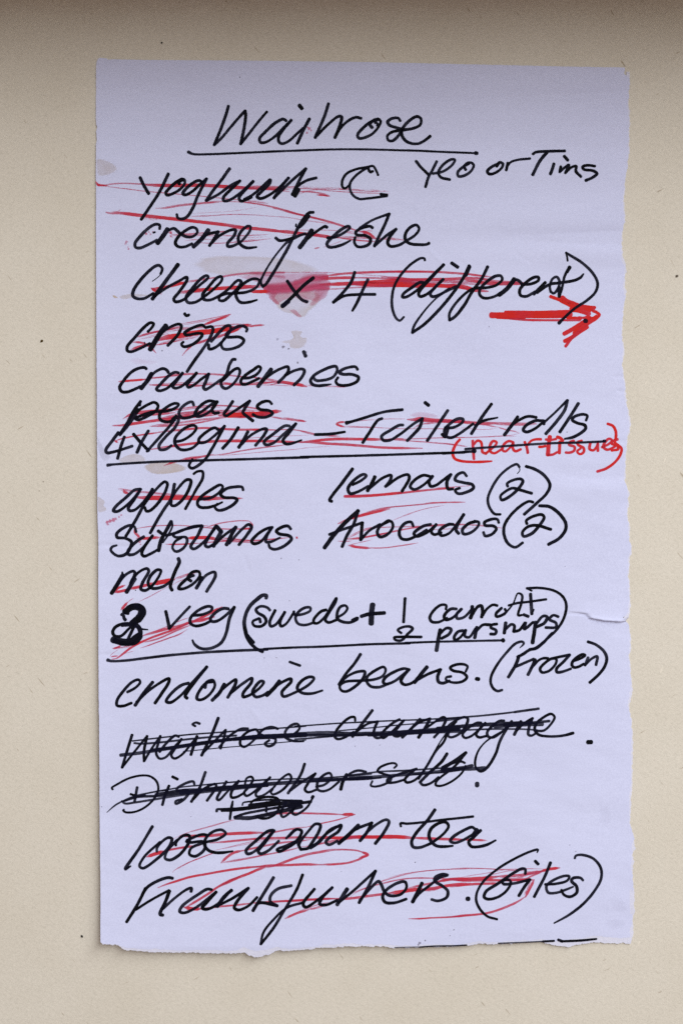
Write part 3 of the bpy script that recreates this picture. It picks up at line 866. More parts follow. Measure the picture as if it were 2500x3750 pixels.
red('red lines crossing out the loose tea line', (g1, """
w1.3 d.98 228,436 280,418 360,394
w.8 d.85 350,396 450,375 560,358 650,350
w.3 d.6 430,372 480,366 560,358
w1.1 d.9 500,272 620,270 760,266 850,256 950,250 1060,246 1170,242
w.3 d.62 440,292 500,264 580,234 680,206 780,178 930,136
w.25 d.6 560,245 640,222 760,190 860,160 940,140
w.4 d.68 434,566 445,552 480,530 560,488 640,458 720,426 800,402
w.3 d.6 470,540 600,470 700,432 800,398
"""), (h1, """
w.7 d.8 400,94 500,90 620,84 800,86 950,90 1080,96
w1.1 d.95 1060,96 1100,94 1158,95
w.5 d.75 1156,96 1080,122 1000,144 880,170 760,200
w.65 d.75 760,198 650,212 550,230 470,244 380,248
w.8 d.8 -20,328 100,318 240,304 400,290 550,286 700,282 850,284
w1.1 d.95 760,286 900,284 1050,286 1200,276 1300,278 1568,286
w.3 d.6 0,392 120,364 260,330 400,304 550,298 700,294
w.25 d.5 60,380 200,352 380,320 520,306
w1.0 d.85 70,486 120,440 170,408 240,390
w.7 d.78 200,400 300,378 450,346 560,326 700,314 800,300
w.55 d.72 70,490 180,474 300,452 420,426 550,402 650,380 740,356
w.4 d.6 90,482 240,456 400,428 520,404
w.6 d.75 740,360 850,340 960,314 1050,300 1180,290
w.3 d.55 820,352 960,324 1100,304
"""), (i1, """
w1.35 d.95 -20,330 100,326 250,326 400,322 520,328 620,336
w1.0 d.9 600,334 750,340 900,346 1080,350
w.8 d.82 1060,348 1200,354 1305,360
"""))
red('long red loop between the tea and sausage lines', (j1, """
w.85 d.9 278,190 330,170 400,148 500,118 620,96 720,78 850,58 960,46 1040,38
"""), (h1, """
w.9 d.85 330,526 460,512 600,508 760,502 900,505
w.8 d.85 880,504 1000,500 1100,490 1180,468 1240,440 1268,422
w1.0 d.95 1200,450 1268,424 1215,400
w.6 d.78 1240,408 1180,390 1080,382 980,386
w.35 d.6 1150,384 1050,378 960,380 880,392
w.9 d.85 1000,384 900,398 800,415 700,442 600,478 520,508 450,526
w.9 d.88 460,516 380,540 300,574 200,612 100,660 60,680
"""))
red('red lines crossing out the sausage line', (j1, """
w.8 d.88 860,112 780,146 700,190 640,232 560,282 470,334
w1.3 d.95 468,332 520,342 580,342
w.7 d.8 560,345 640,336 720,326 850,314 950,302
w.8 d.82 920,304 1060,294 1200,286 1400,274 1568,268
"""), (k1, """
w.9 d.82 100,564 150,540 210,516 280,498
w.4 d.6 210,505 290,478 360,455 440,436
w.7 d.65 260,494 340,482 420,456 500,430
w.8 d.82 20,428 150,426 300,416 420,410 520,408
w.9 d.85 500,412 620,406 740,390 850,376 950,362
w1.3 d.92 930,366 1050,350 1180,332
w1.1 d.88 1160,340 1280,328 1400,306 1568,290
w.8 d.75 1050,336 1150,310 1280,284 1400,256 1568,248
w1.0 d.9 1320,275 1420,258 1568,262
w.4 d.65 610,400 660,362 760,318 850,278 940,250 1040,222 1150,200 1300,184 1568,174
w.25 d.55 870,264 960,234 1080,206 1250,188 1420,178 1568,170
w.5 d.65 600,380 720,330 850,294 950,270 1080,250 1200,248 1350,252 1500,262
w.3 d.55 850,300 1000,262 1150,246 1250,244
w1.1 d.7 1180,336 1250,340 1320,328
w.6 d.85 1080,568 1160,568 1260,562 1400,556 1568,545
"""), (l1, """
w.35 d.65 0,260 150,256 300,260 450,268 600,268 750,264 900,266
w.3 d.55 0,270 150,264 330,262 520,274 700,284
w1.3 d.92 0,364 120,362 250,356 350,350 450,338
w.9 d.82 430,336 560,330 680,322 780,304 900,280
w1.0 d.95 850,292 930,270 1035,256
w.9 d.85 0,368 150,374 300,372 450,372 580,372 680,364 740,350
w.6 d.75 720,356 800,322 880,290
w.3 d.58 100,342 220,322 330,306 430,288 520,272
w.35 d.55 300,342 420,312 560,284 700,280
w1.1 d.6 480,345 600,350 720,330
w1.4 d.7 700,310 780,305 850,292
w.9 d.88 0,434 100,418 220,408 350,404 480,400
w.9 d.85 600,372 700,368 790,370
w.9 d.9 792,372 770,420 740,475 712,530
w.5 d.55 760,385 730,455 700,510
w.8 d.85 712,528 640,574 560,612 450,654 350,682 250,696 120,706 -20,718
"""))
red('thick red arrow pointing right under the last word of the cheese line', (K_, """
w2.0 d.98 205,664 300,666 420,666 550,662 700,660 850,658 960,655
w1.4 d.97 340,641 480,640 620,642 780,638 960,632
w1.0 d.97 260,684 340,688 430,692 520,690
w.9 d.95 480,676 650,680 800,680 960,676
w.75 d.9 380,696 520,708 700,712 900,712 1050,712
w.9 900,632 1000,622 1060,630
w.9 930,690 1020,690 1060,700
w1.0 768,486 830,508 900,532 980,552
w1.4 880,496 920,525 1000,556 1080,586 1150,612
w1.5 d.97 870,520 960,565 1040,605 1110,640 1140,650
w.9 980,552 1060,572 1130,582 1195,588
w.9 1020,592 1100,606 1165,615
w.9 1195,588 1175,620 1210,632
w1.0 1205,632 1238,658 1212,690
w.9 960,600 1040,628 1120,648
w1.5 1200,690 1140,728 1080,770 1000,840
w.9 1130,690 1180,688 1210,668
w1.4 1150,690 1060,748 980,798 900,842
w1.3 d.97 1120,775 1030,835 960,885 905,912
w.95 1060,805 990,865 950,910 914,962
w.9 1130,700 1080,730 1030,760
w.8 1040,684 1090,688 1130,672
"""), name='drawn_arrow', dens=1.0)
red('red note in brackets with a black line through it', (R, """
w.86 140,402 105,445 82,510 98,558 150,578 250,586 340,584 402,580:.6
w.86 246,412 250,490 256,562
w.86 256,440 285,412 312,420 322,460 326,505 356,518
w.86 356,515 385,490 430,452 442,424 412,415 388,450 388,495 420,515 470,490 495,470
w.86 580,425 540,415 500,445 488,485 510,500 550,470 578,430! 575,475 595,498 640,482
w.86 672,422 690,470 697,512! 690,460 730,410 770,400 806,400
w0.86 790,462 815,462 842,456
w1.29 878,378 868,450 862,528
w.86 864,528 900,526 940,505
w.86 845,402 890,404 930,398
w0.95 960,420 958,470 956,514
w1.03 938,382 965,390 984,412
w.86 1075,412 1040,425 1035,445 1080,462 1078,492 1040,510 1008,508
w.86 1140,412 1105,425 1110,445 1155,472 1155,505 1125,522 1102,500 1130,475
w.86 1210,428 1205,480 1235,490 1262,460 1272,425! 1272,495
w.86 1305,465 1360,440 1388,408 1365,395 1330,425 1318,465 1350,485 1410,462
w.86 1435,400 1395,415 1385,435 1430,455 1440,480 1385,492
w.86 1352,272 1395,290 1418,330 1420,385 1412,425 1440,450 1466,475 1455,530 1410,590 1340,640 1268,664
"""), name='red_note', dens=0.95)
red('red line under lemons', ((1150, 1650, 1000), "w.9 d.88 175,263 260,262 380,254 500,242\nw.7 d.8 480,246 600,232 720,220 800,214\nw.3 d.5 700,215 800,208 890,202\nw.4 d.6 180,258 320,254"), name='red_underline')
red('red lines crossing out avocados', ((1150, 1650, 1000), """
w.55 d.8 640,302 740,298 865,296
w.5 d.7 200,390 300,358 420,328 560,314 700,302
w.35 d.6 300,352 400,328 520,318 660,302
w.2 d.5 470,390 560,356 660,330 750,314
"""), ((1150, 1820, 1000), """
w1.0 d.92 140,152 220,120 320,94 430,68
w.25 d.55 440,138 520,108 620,72 740,48
w.7 d.85 190,242 260,236 340,222 430,204
w.4 d.65 190,238 280,196 390,158
w.35 d.6 200,225 290,184 350,170
w.6 d.75 300,232 420,206 560,178 700,162 850,160
w.4 d.65 320,178 460,172 620,168 760,166
w.5 d.7 700,158 860,158 1000,168 1075,178
w.3 d.55 600,192 760,184 920,176
w.4 d.65 135,253 180,255 215,252
w.9 d.92 200,278 250,288 320,294
w.45 d.75 300,292 400,292 480,282 595,264
w.3 d.6 200,276 260,262 330,246
"""))

# ------------------------------------------------------------------ black pen: the list itself
word('underlined heading word', (A1, """
487,98 470,160 425,290 352,472! 420,405 520,285 645,142! 652,190 640,290 605,462! 700,340 800,215 855,152
1040,240 1015,222 940,255 840,345 785,410 795,445 840,445 930,390 1000,320 1088,232! 1020,310 968,390 970,440 1000,458 1060,435 1150,355 1200,310
1262,220 1215,305 1175,390 1146,455
w1.2 1165,90 1190,122
"""), (B1, """
137,75 100,190 10,400! 120,285 235,195 262,200 250,270 198,400
205,390 250,310 330,235 400,205 450,215
605,230 545,248 470,305 415,375 430,405 480,400 560,360 625,280 635,240 610,222 560,240 532,270 555,305
w.7 580,258 605,262 602,285
w.9 545,250 590,232
825,240 800,212 740,218 702,247 720,280 790,305 840,325 810,375 750,430 710,425 700,385 740,348 840,328 950,310 1015,275 1020,218 985,197 930,222 860,290 835,340 850,400 900,445 990,458 1060,425 1110,385:1.15
"""))
word(None, (A1, "w.8 105,540:1.1 150,560 300,562 500,554 700,545 900,536 1100,528 1330,519"), (B1, "w.75 0,519 200,514 400,513 600,516 800,522 1000,527 1200,537 1400,545 1545,550\nw1.25 1540,548 1556,552"), name='underline')
word('small words at the top right about yoghurt choice', (C1, """
w.9 142,178 175,220 232,275
w.9 290,180 255,250 232,290 210,362
w.9 262,268 340,250 405,200 420,168 395,165 335,205 302,260 318,292 385,310
w.95 520,195 485,215 442,255 445,285 485,282 535,250 555,208 540,190 510,192 488,218 498,240
w.95 735,195 690,215 652,252 668,270 712,260 752,230 765,198 740,186 720,215
w.9 800,190 788,243
w.85 790,225 820,185 870,168 960,158
w.95 980,125 1000,112 1100,104 1210,102
1085,108 1030,175 978,275
w.95 1130,195 1120,230 1105,270
1205,140 1230,170
w.9 1180,215 1172,255! 1210,220 1238,203 1225,235 1212,262! 1255,222 1290,212 1288,248 1325,288
w.95 1425,212 1370,206 1335,218 1345,235 1410,245 1440,265 1410,292 1358,315
"""))
word('yoghurt struck through in red', (D, """
455,185 490,260 537,338
725,150 640,320 550,460 465,585
860,200 800,228 735,285 700,330 712,352 755,342 830,300 880,240 878,205 850,198 818,225 832,246
w1.3 825,218 860,205
1040,225 1020,212 960,235 880,305 862,338 890,348 960,310 1020,255 1090,195! 1060,250 1000,370 960,470 900,560 850,580 815,570 805,535
1310,100 1230,210 1150,310 1085,405! 1200,345 1320,260 1410,215! 1330,290 1250,375 1255,405 1300,402 1400,340 1535,220! 1470,290 1400,380 1418,408 1470,395 1520,370
"""), (E, """
-15,445 60,405 150,330 235,258 225,295 150,370 108,418 140,436 220,405 310,340 410,240! 350,310 270,432! 420,285 575,152! 520,250 445,400
w1.3 505,350 470,412
470,345 520,300 590,262 675,240
"""))
word('hooked sign to the right of yoghurt', (E, """
w.85 1265,215 1250,180 1215,128 1165,138 1050,160 960,205 922,270 925,325 945,340 995,305
w.8 1165,140 1060,212 1000,285 995,340 1025,405 1085,440 1160,436 1350,412
w1.0 1290,395 1350,405
w.9 1165,142 1190,185 1215,178
"""), name='pen_mark')
word('creme struck through in red', (F, """
380,205 380,170 345,160 290,185 190,280 145,345 150,380 190,388 260,360 355,310
w1.5 455,208 410,275 360,342
470,215 515,200 550,225 580,252 640,280 700,275 740,235 725,198 690,190 620,225 550,290 530,345 560,375 620,375 690,345
w1.4 845,215 790,290 702,375
740,330 830,260 940,230! 900,300 855,365
870,345 950,270 1060,215 1105,215 1090,270 1030,340 1030,370 1070,370 1150,330 1200,280 1245,215 1245,180 1215,180 1150,240 1130,300 1150,350 1210,385 1305,378:.7
w.7 320,240 335,236
"""))
word('fresh cream word after creme with long looped tail', (G, """
385,45 345,50 290,110 240,190 200,270 140,390 60,530 -20,660 -70,735 -100,755! -118,715 -80,620:.8 0,490:.75 70,400:.75 130,335 190,300 265,262 310,250
w.9 345,78 290,155 250,190
w.6 222,160 218,178 240,188
25,290 60,315 120,310 190,290
w1.5 370,218 330,280 255,382
330,300 400,240 500,180 515,190
520,290 600,280 700,225 735,190 720,178 660,205 560,290 515,345 530,375 580,378 660,355 740,315:.6
950,195 930,180 850,195 790,235 800,262 880,268 930,300 920,345 860,375 800,370 775,325 785,285
830,195 950,120:.85 1110,60! 1060,180 1000,300 968,370! 1080,270 1175,205! 1110,290 1095,340 1120,370 1200,360 1270,320 1360,260 1395,205 1370,168 1310,190 1265,250 1265,310 1310,345 1400,355 1470,352 1490,340:1.15
"""))
word('cheese struck through in red', (H, """
w.3 310,340 350,312 385,282
390,270 405,220 380,190 350,190 280,240 180,350 130,430 125,480 160,505 230,505 320,455
w1.25 555,180 500,255 400,390 310,510
320,490 450,400 560,340 640,300 640,330 560,450 515,510 530,535 600,520 690,440 770,370 845,300 830,285 780,310 690,410 630,500 650,542 720,540 800,490 900,410 975,325 970,295 930,305 850,390 790,470 800,510 850,520 930,490 1030,420 1130,330 1160,345 1130,400 1060,470 990,525 950,520 950,490 1010,460 1100,455 1220,440 1310,390 1330,330 1280,315 1200,350 1120,430 1110,480 1150,540 1230,540 1310,518:.7
"""))
word('multiplication cross in the wet patch', (I, "240,180 310,280 380,360 430,380\nw1.1 490,150 400,220 300,320 190,425\nw1.4 250,375 195,420"))
word('numeral four', (I, "885,95 850,190 760,305 680,385! 780,325 900,310 1080,308\n1010,165 960,270 900,400 862,465:.8"))
word('bracketed last word of the cheese line', (J, """
w.85 405,140 400,122 370,118 280,170 190,260 120,370 92,480 95,600 130,690 165,715 195,690 205,680
400,355 360,350 280,400 200,460 190,490 225,490 310,440 400,360 490,270 585,180! 480,290 380,400 345,460 360,485 420,465 500,400 580,320! 500,400 455,460 475,485 540,470 640,410
w1.05 660,165 720,205
830,190 770,310 690,430 560,590 400,750 285,830! 300,770 420,600:.7 540,480:.7 680,400 700,390
w1.3 830,200 795,280
1005,200 950,310 850,450 780,570 690,680 640,710! 640,650 700,550 800,450 870,410 1000,400 1090,375 1145,320 1130,288 1080,290 990,350 930,420 930,470 970,500 1050,492 1120,460
w1.4 1260,320 1190,410 1115,470
1200,400 1275,325 1310,340 1335,372
1330,370 1420,365 1490,330 1490,300 1440,305 1340,380 1310,430 1320,475 1370,485 1460,440
"""), (K_, """
720,350 660,410 610,465
640,450 760,370 850,355 1000,330 1060,300 1085,268:.6
w.9 770,440 762,385 790,315 830,298 855,340 840,410 800,455 770,440
850,395 852,488! 880,400 905,290 950,200
w1.2 952,205 930,255:.7
w.7 932,145 925,100 915,65! 960,95:.9 1080,170:.9 1180,270:.9 1220,360:.9 1200,440:.9 1120,520:.9 1000,600:.9 900,690:.9 850,740:1.1
"""))
word('black dot on the red arrow', (K_, "w1.35 1098,716 1112,720"), name='ink_dot')
word('crisps struck through in red', (L, """
320,248 360,205 375,172 345,162 290,200 190,310 125,390 125,430 160,440 250,405 340,360
w1.6 492,190 420,290 342,418
380,340 450,260 560,190 620,175 640,192 610,270 510,380
w.95 670,75 690,95 712,85
868,205 840,185 760,205 670,260 680,278 800,262 840,270 815,315 740,372 660,390 640,365 660,345
870,208 930,200 942,228 905,320 847,410 760,530 693,630
900,372 905,412 960,400 1050,320 1110,230 1105,192 1070,192 1000,255 925,340
1260,245 1268,220 1230,192 1170,202 1080,260 1065,295 1100,300 1200,300 1237,330 1200,380 1100,415 1040,410 1020,370 1050,310
w.3 288,348 292,370
"""))
word('cranberries struck through in red', (M, """
430,255 415,240 350,245 260,290 170,390 125,470 150,515 210,520 290,490 365,455
w1.4 490,310 440,390 370,478
440,380 530,290 620,250 665,270 682,295
800,300 760,292 690,330 590,430 545,488 575,505 660,480 740,410 845,300! 770,400 730,455 755,475 820,460 920,380 1005,300! 930,390 895,440 910,465 970,440 1060,370 1145,310! 1110,400 1085,470 1105,490 1180,450 1285,375
1450,145 1420,145 1380,210 1350,310 1285,400 1300,460 1340,480 1420,430 1490,330 1500,272 1480,248 1430,265 1340,350 1285,400
"""), (NN, """
115,360 200,355 290,310 330,245 305,225 250,260 150,330 102,385 110,425 150,432 230,400 310,362
w1.3 448,258 380,350 298,455
340,400 450,310 560,250 640,230 648,270 610,330 530,410
610,330 700,280 800,255 830,272 800,350 710,440
w1.15 820,55 845,108
935,355 960,385 1060,382 1160,345 1205,270 1195,228 1160,225 1040,270 940,330 900,390 920,430 980,447 1060,442 1135,430:.5
1440,262 1420,232 1370,230 1270,260 1230,295 1270,315 1380,318 1450,350 1440,390 1370,430 1270,445 1210,430 1190,395 1215,352
"""))
word('nuts under cranberries, heavily struck through in red', (P, """
w1.0 302,82 250,155 200,250 150,325
w1.1 285,145 220,245 145,335
w.7 300,85 296,115
265,165 350,110 405,90 432,112 420,150 350,195 285,222 260,212 300,192 390,162 500,155 570,128 588,105 560,97 500,125 445,180 450,220 500,237 560,222
702,112 690,87 660,92 610,130 590,172 610,205 660,205 740,172 855,90
"""), ((500, 1430, 910), """
502,72 455,66 395,105 370,148 385,164 440,148 490,105 510,70! 478,122 490,142 520,140
608,68 580,110 552,150 565,160 605,138 715,65! 680,120 672,140 700,165 735,192
"""), (P, """
1290,102 1270,82 1220,87 1180,120 1200,142 1270,152 1297,172 1250,200 1185,200 1147,180
"""))
word('number and brand word at the start of the toilet rolls line', (P, """
135,318 90,380 42,450 48,470 105,463 240,420
180,350 155,420 130,515
248,330 300,390 362,455
360,305 310,390 275,468
350,460 430,370 520,270 578,200 587,220 560,280 490,350 440,420 447,445 490,445 535,415
w.9 540,215 570,190
560,388 620,375 700,320 722,278 700,263 640,282 565,355 560,400 600,445 680,440 740,395
890,298 860,282 800,312 740,370 745,393 790,390 860,340 935,268! 890,350 840,440 780,530 690,588 667,570 692,520
w1.05 1038,280 980,370 920,438
w1.05 1110,310 1080,370 1042,430
1060,410 1130,340 1225,290 1252,292 1230,340 1168,415
1425,268 1390,267 1300,330 1232,390 1245,410 1300,398 1380,330 1472,250! 1420,320 1375,380 1395,403 1440,400 1515,375:.6
"""))
word('dash', (Q, "w1.0 140,422 220,420 300,415 425,396:.8"), name='dash')
word('toilet struck through in red', (Q, """
w1.0 440,310:1.4 480,300 600,265 800,205 975,183
w.95 780,268 740,285 660,400 595,500
980,330 945,332 860,380 775,440 790,475 850,477 950,420 1080,320 1165,267! 1140,350 1080,420 1020,480
w1.1 1190,115 1225,142
1408,190 1300,350 1212,480
"""), (R, """
-5,358 20,382 50,300! 20,305
20,308 90,302 160,262 168,237 130,230 65,268 15,325 28,375 70,387 140,352 250,272
w1.0 400,110 320,220 235,355
265,290 330,250 450,222:.6
"""))
word('rolls struck through in red', (R, """
w1.05 615,215 570,280 505,365
560,290 630,240 700,212 768,220
800,247 760,247 680,290 660,325 690,340 760,310 820,262
800,247 832,250 828,275
830,262 900,200:.8 1022,80! 1000,160 920,270 845,355
1112,105 1060,190 960,340
1175,245 1185,207 1150,195 1080,215 1062,240 1100,265 1165,285 1172,310 1130,350 1060,385 1000,396:.7
"""))
word(None, (P, "w.85 55,565:1.1 90,560 150,555 400,540 700,530 1000,522 1300,513 1568,505"), (Q, "w.85 0,637 250,631 500,625 1000,610 1300,600 1568,592"), (R, "w.85 0,517 130,508 255,499\nw1.3 255,492 262,500"), name='ruled_line')
word('black line through the red note', (R, "w.95 185,480:1.0 350,468 600,450 900,432 1100,427 1320,418\nw1.2 1318,416 1332,414"), name='black_strike', scale=0.86)
word('apples struck through in red', (SS, """
400,290 350,300 270,370 170,460 150,498 185,505 270,450 350,370 410,290! 340,400 292,470 300,495 350,490 430,420 522,290! 450,420 360,590 268,740
440,440 540,310 640,220 662,232 650,300 570,430 490,500 462,500 448,465
732,242 710,350 690,400 640,470 560,600 500,710
690,400 760,290 850,200 887,208 870,290 800,400 730,450 700,442 702,400
w.9 915,145 950,122 998,122 1002,180 930,310 835,480
980,387 1080,372 1160,320 1192,268 1170,250 1090,290 980,370 950,425 970,460 1040,467 1120,447 1188,415:.7
1387,300 1378,272 1300,270 1220,290 1172,340 1200,368 1300,375 1330,392 1290,440 1190,490 1140,490 1117,460 1142,432
"""))
word('citrus fruit line struck through in red', (SS, """
365,700 350,652 310,637 240,665 180,720 187,752 260,760 322,795 310,850 270,910 200,930 150,905 125,870 140,842 182,828:.7
440,745 370,790 290,880 290,913 340,915 430,850 522,735! 440,850 420,910 440,932 500,910 580,865
w1.15 700,600 650,690 600,790 580,880
w.6 705,600 712,640 670,730 620,800
575,690 640,730 740,710 900,650 992,640
w.9 990,640 880,662 760,700 717,730 740,750 840,752 852,790 810,860 742,887 712,850 740,790 800,755
"""), (T, """
755,95 720,170 668,255 690,272 770,215 862,95! 800,190 778,245 800,257 850,230
w1.3 865,100 900,140! 840,250
w1.2 1012,105 975,170 940,240
850,240 920,170 1005,110
960,230 1060,120 1110,85 1132,102 1100,160 1035,240
1292,107 1260,112 1190,150 1132,215 1150,232 1200,217 1285,110! 1245,180 1242,218 1280,217 1350,185:.7
1432,120 1410,97 1370,102 1322,135 1340,155 1420,172 1437,195 1380,250 1310,275 1272,262 1264,240
"""))
dots('ink_dot', M_red, [(380 + 1478 * 750 / 1568, 1880 + 186 * 750 / 1568, 6)], 0.9, Z_RED)
LE, AV, TW, PC = (1180, 1680, 1050), (1160, 1840, 1050), (1700, 1680, 787.5), (500, 1430, 910)
word('lemons', (LE, """
w1.05 165,55 110,130 40,228 52,233
165,142 215,117 240,92 225,85 170,120 140,165 152,190 190,182 250,150
w1.1 287,98 270,135 247,175
260,160 330,105 375,90 372,115 345,152
352,148 420,100 468,87 475,105 435,178
590,97 552,90 500,120 480,152 500,168 550,145 602,95! 582,125 592,150 620,145 655,120 702,85! 680,130 687,165 712,165
788,95 770,75 735,90 725,115 770,130 820,142 825,160 780,185 740,190 725,172 750,160
"""))
word('bracketed two after lemons', (TW, """
w.35 385,108 402,85 400,60
w.85 400,60 382,40 340,55 260,120 200,210 170,290 180,350 220,402 262,405
315,202 310,182 350,157 410,147 425,162 390,220 320,280 270,300 262,272 300,237 350,214 400,226 490,252
448,55 510,75 580,120 622,190 600,250 530,320 435,405
"""))
word('avocados struck through in red', (AV, """
w1.25 226,45 150,115 90,182 42,248
226,45 200,120 165,180 138,242
68,175 140,148 180,135 248,110! 240,205! 285,155 345,120
398,100 345,130 330,165 345,188 385,175 415,135 410,108 390,100 370,112
527,130 515,107 480,115 450,160 460,195 490,203 540,185 600,150
622,120 580,130 530,170 545,185 600,165 652,120! 625,160 640,175 680,165
745,120 720,120 670,155 677,180 720,170 770,110 802,65! 770,120 760,150 775,170
862,105 830,115 795,150 802,172 840,165 880,130 885,108 860,103
"""), (TW, "250,467 240,442 200,440 145,465 150,485 210,490 232,510 200,550 150,562 138,535"))
word('bracketed two after avocados', (TW, """
w.95 500,317 470,310 400,350 330,420 290,490 290,560 320,620 370,645 425,612
455,475 450,452 500,420 565,408 580,427 550,480 490,545 430,565 422,537 460,497 520,485 630,515
w1.05 545,342 620,350 690,400 737,470 735,520 690,580 612,625
"""))
word('melon struck through in red', (T, """
w1.3 150,470 110,540 65,610
w.6 145,450 150,470
100,560 170,470 230,442 242,458 210,530
w1.3 240,500 210,550 178,602
205,535 270,450 335,422 347,440 300,530 287,578 320,590 380,545 430,470 440,438 412,432 360,480 342,540 370,572 450,562 515,520
w1.1 572,345 580,370 545,450 512,560 525,588
690,475 660,485 590,545 575,575 610,577 690,535 737,475 730,447 690,445 650,480 647,500 670,518
w1.1 755,490 735,530 710,572
720,555 790,470 850,450 855,480 788,598
w.3 245,587 248,589
"""))
word('overwritten numeral three', (U, """
w2.2 215,205 270,165 340,165 368,205 345,260 280,320
w1.6 200,205 270,160 330,155 375,180 382,225 340,290
w1.0 175,238 200,222 240,225
w1.0 195,250 200,270 212,287
w1.0 320,322 180,325 112,360 92,405 115,440 170,440 240,375 300,320
w1.4 300,325 345,368 352,430 320,480
w2.3 345,440 300,490 220,500 130,485 95,475
w1.5 110,480 180,510 260,510 340,470
w1.0 300,340 270,400 235,475
w.7 335,415 290,445 265,470
w.8 300,345 360,372:.7 425,380:.4
w1.3 180,335 260,330
"""))
word('veg struck through in red', (U, """
595,205 615,290 630,370! 720,270 825,160
850,245 950,235 1030,197 1038,168 1000,157 900,200 832,270 832,320 880,345 960,330 1025,298
1195,182 1150,177 1080,210 1022,275 1032,300 1080,300 1160,250 1250,165! 1205,270 1170,420 1120,510 1020,560 930,560 870,520 850,480:.7
"""))
word('bracketed root vegetable and plus sign', (V, """
w1.2 300,98 305,75 270,72 220,108 160,165 120,245 108,330 125,410
w1.1 110,360 128,430 160,490 210,540 270,570
w1.0 130,420 190,490
w.95 335,205 310,180 250,170 212,197 225,225 285,262 300,305 260,345 195,340 182,305 240,275
w.9 245,280 250,310
w.95 380,205 332,310 342,345 385,330 465,220! 422,310 432,345 475,325 545,225
w.9 545,215 550,242 620,240 690,207 690,182 650,180 590,215 560,270 580,320 640,335 725,312
w.95 830,200 785,215 722,285 722,315 755,318 820,260 890,140 920,97 910,135 860,215 822,290 850,312 920,290
w.95 920,272 990,230 1017,187 1000,163 955,175 927,230 932,280 970,305 1050,310 1110,272
w1.5 1065,297 1100,280
w1.25 1140,258 1200,240 1345,228
w1.6 1240,155 1230,240 1228,322
"""))
word('one carrot written small above the bracket end', (W, """
w.9 180,155 174,250 168,345
w.95 505,242 508,212 470,207 410,250 377,310 392,340 445,345 515,312
w1.0 590,240 545,240 492,295 502,325 555,312 630,240! 590,285 595,315 650,305 720,232
w1.2 715,220 715,270 702,312
w1.05 710,295 760,222 788,215 798,255 790,305
w.95 800,290 830,242 880,207 915,213
w.95 950,232 905,278 907,300 950,290 985,262 975,240
w.8 970,285 1040,200:.6 1080,115:.6 1112,130 1108,190 1082,290 1112,288
w1.0 1180,120 1185,200 1190,280
w.7 1190,280 1205,245
w.85 1005,212 1080,192 1150,185 1305,163
"""))
word('two parsnips squeezed in under the carrot', (W, """
w.9 150,432 122,407 160,385 220,380 240,397 200,440 150,490 102,485 92,467 150,462 310,463
w1.2 460,405 445,480 430,570
455,440 512,392 547,402 530,440 470,475
w.95 640,412 600,422 570,470 580,487 620,465 662,408! 655,455 690,465 742,395
w1.05 752,385 735,470
745,420 800,367 840,365 862,367
w.95 912,360 872,367 862,387 905,410 900,437 860,440
w1.05 982,350 970,432
975,405 1030,362 1050,372 1045,420! 1090,408 1135,350
1140,350 1130,400 1200,345
w1.0 1125,285 1162,300
w1.2 1220,345 1210,420 1195,510
1215,370 1280,297 1312,302 1292,350 1230,382
w.95 1402,302 1362,290 1330,322 1382,352 1382,385 1300,388
"""))
word('wide closing bracket after the vegetables', (W, "w.6 1150,75 1190,95\nw.85 1150,75 1250,72 1370,95 1440,145 1465,210 1450,300 1400,390 1310,480 1220,550 1170,562"), name='pen_mark')
word(None, (U, "w.9 45,668:1.2 80,678 200,675 400,652 600,628 800,610 1000,595 1300,580 1568,570"), (V, "w.8 280,546 500,535 800,525 1000,515 1200,505 1568,496"), (W, "w.75 180,510 400,502 700,495 955,490\nw1.2 957,486 964,494"), name='ruled_line')
word('soya beans, first word', (Y, """
w.95 135,300 190,270 225,232 215,212 170,227 100,300 62,360 62,395 100,400 165,378
w1.1 315,230 250,310 190,395
200,372 300,280 432,205 430,230 380,310 332,380
572,237 520,252 440,320 412,368 440,376 510,330 600,230 702,120! 620,225 548,332 562,345
740,227 700,235 640,310 632,350 662,356 720,320 760,252 745,217 700,232 690,270
w1.15 828,245 790,310 740,360
760,335 850,250 910,212 908,240 852,340
870,312 960,240 1025,202 1022,230 962,310 962,335 1010,322 1090,262 1110,228 1090,222 1050,260 1030,302 1052,335 1110,322 1140,300
w1.2 1222,222 1190,265 1132,325
1150,302 1230,237 1305,207 1305,227 1240,302 1250,332 1320,310 1430,250 1470,202 1440,192 1380,222 1350,272 1380,305 1450,312 1530,290:.7
w.85 1295,85 1335,100 1370,112
"""))
word('soya beans, second word', (ZZ, """
w.95 365,145 310,230 220,340 160,435
w.95 165,420 250,350 340,312 405,312 395,365 330,440 230,500 182,490 167,450 215,410 370,397 500,385 580,350 605,292 585,267 520,292 430,360 425,405 460,450 540,460 625,430
820,290 780,282 690,312 600,370 582,410 602,430 680,408 760,350 830,290! 770,362 752,402 780,435 840,427 900,390
w1.2 1000,267 940,340 880,415
890,402 1000,340 1130,290! 1102,360 1112,410 1150,422 1215,400
w.9 1370,312 1387,262 1350,242 1270,247 1222,275 1250,302 1340,322 1382,362 1350,400 1260,417 1182,390 1185,368 1230,357
w1.2 1472,380 1494,384
"""))
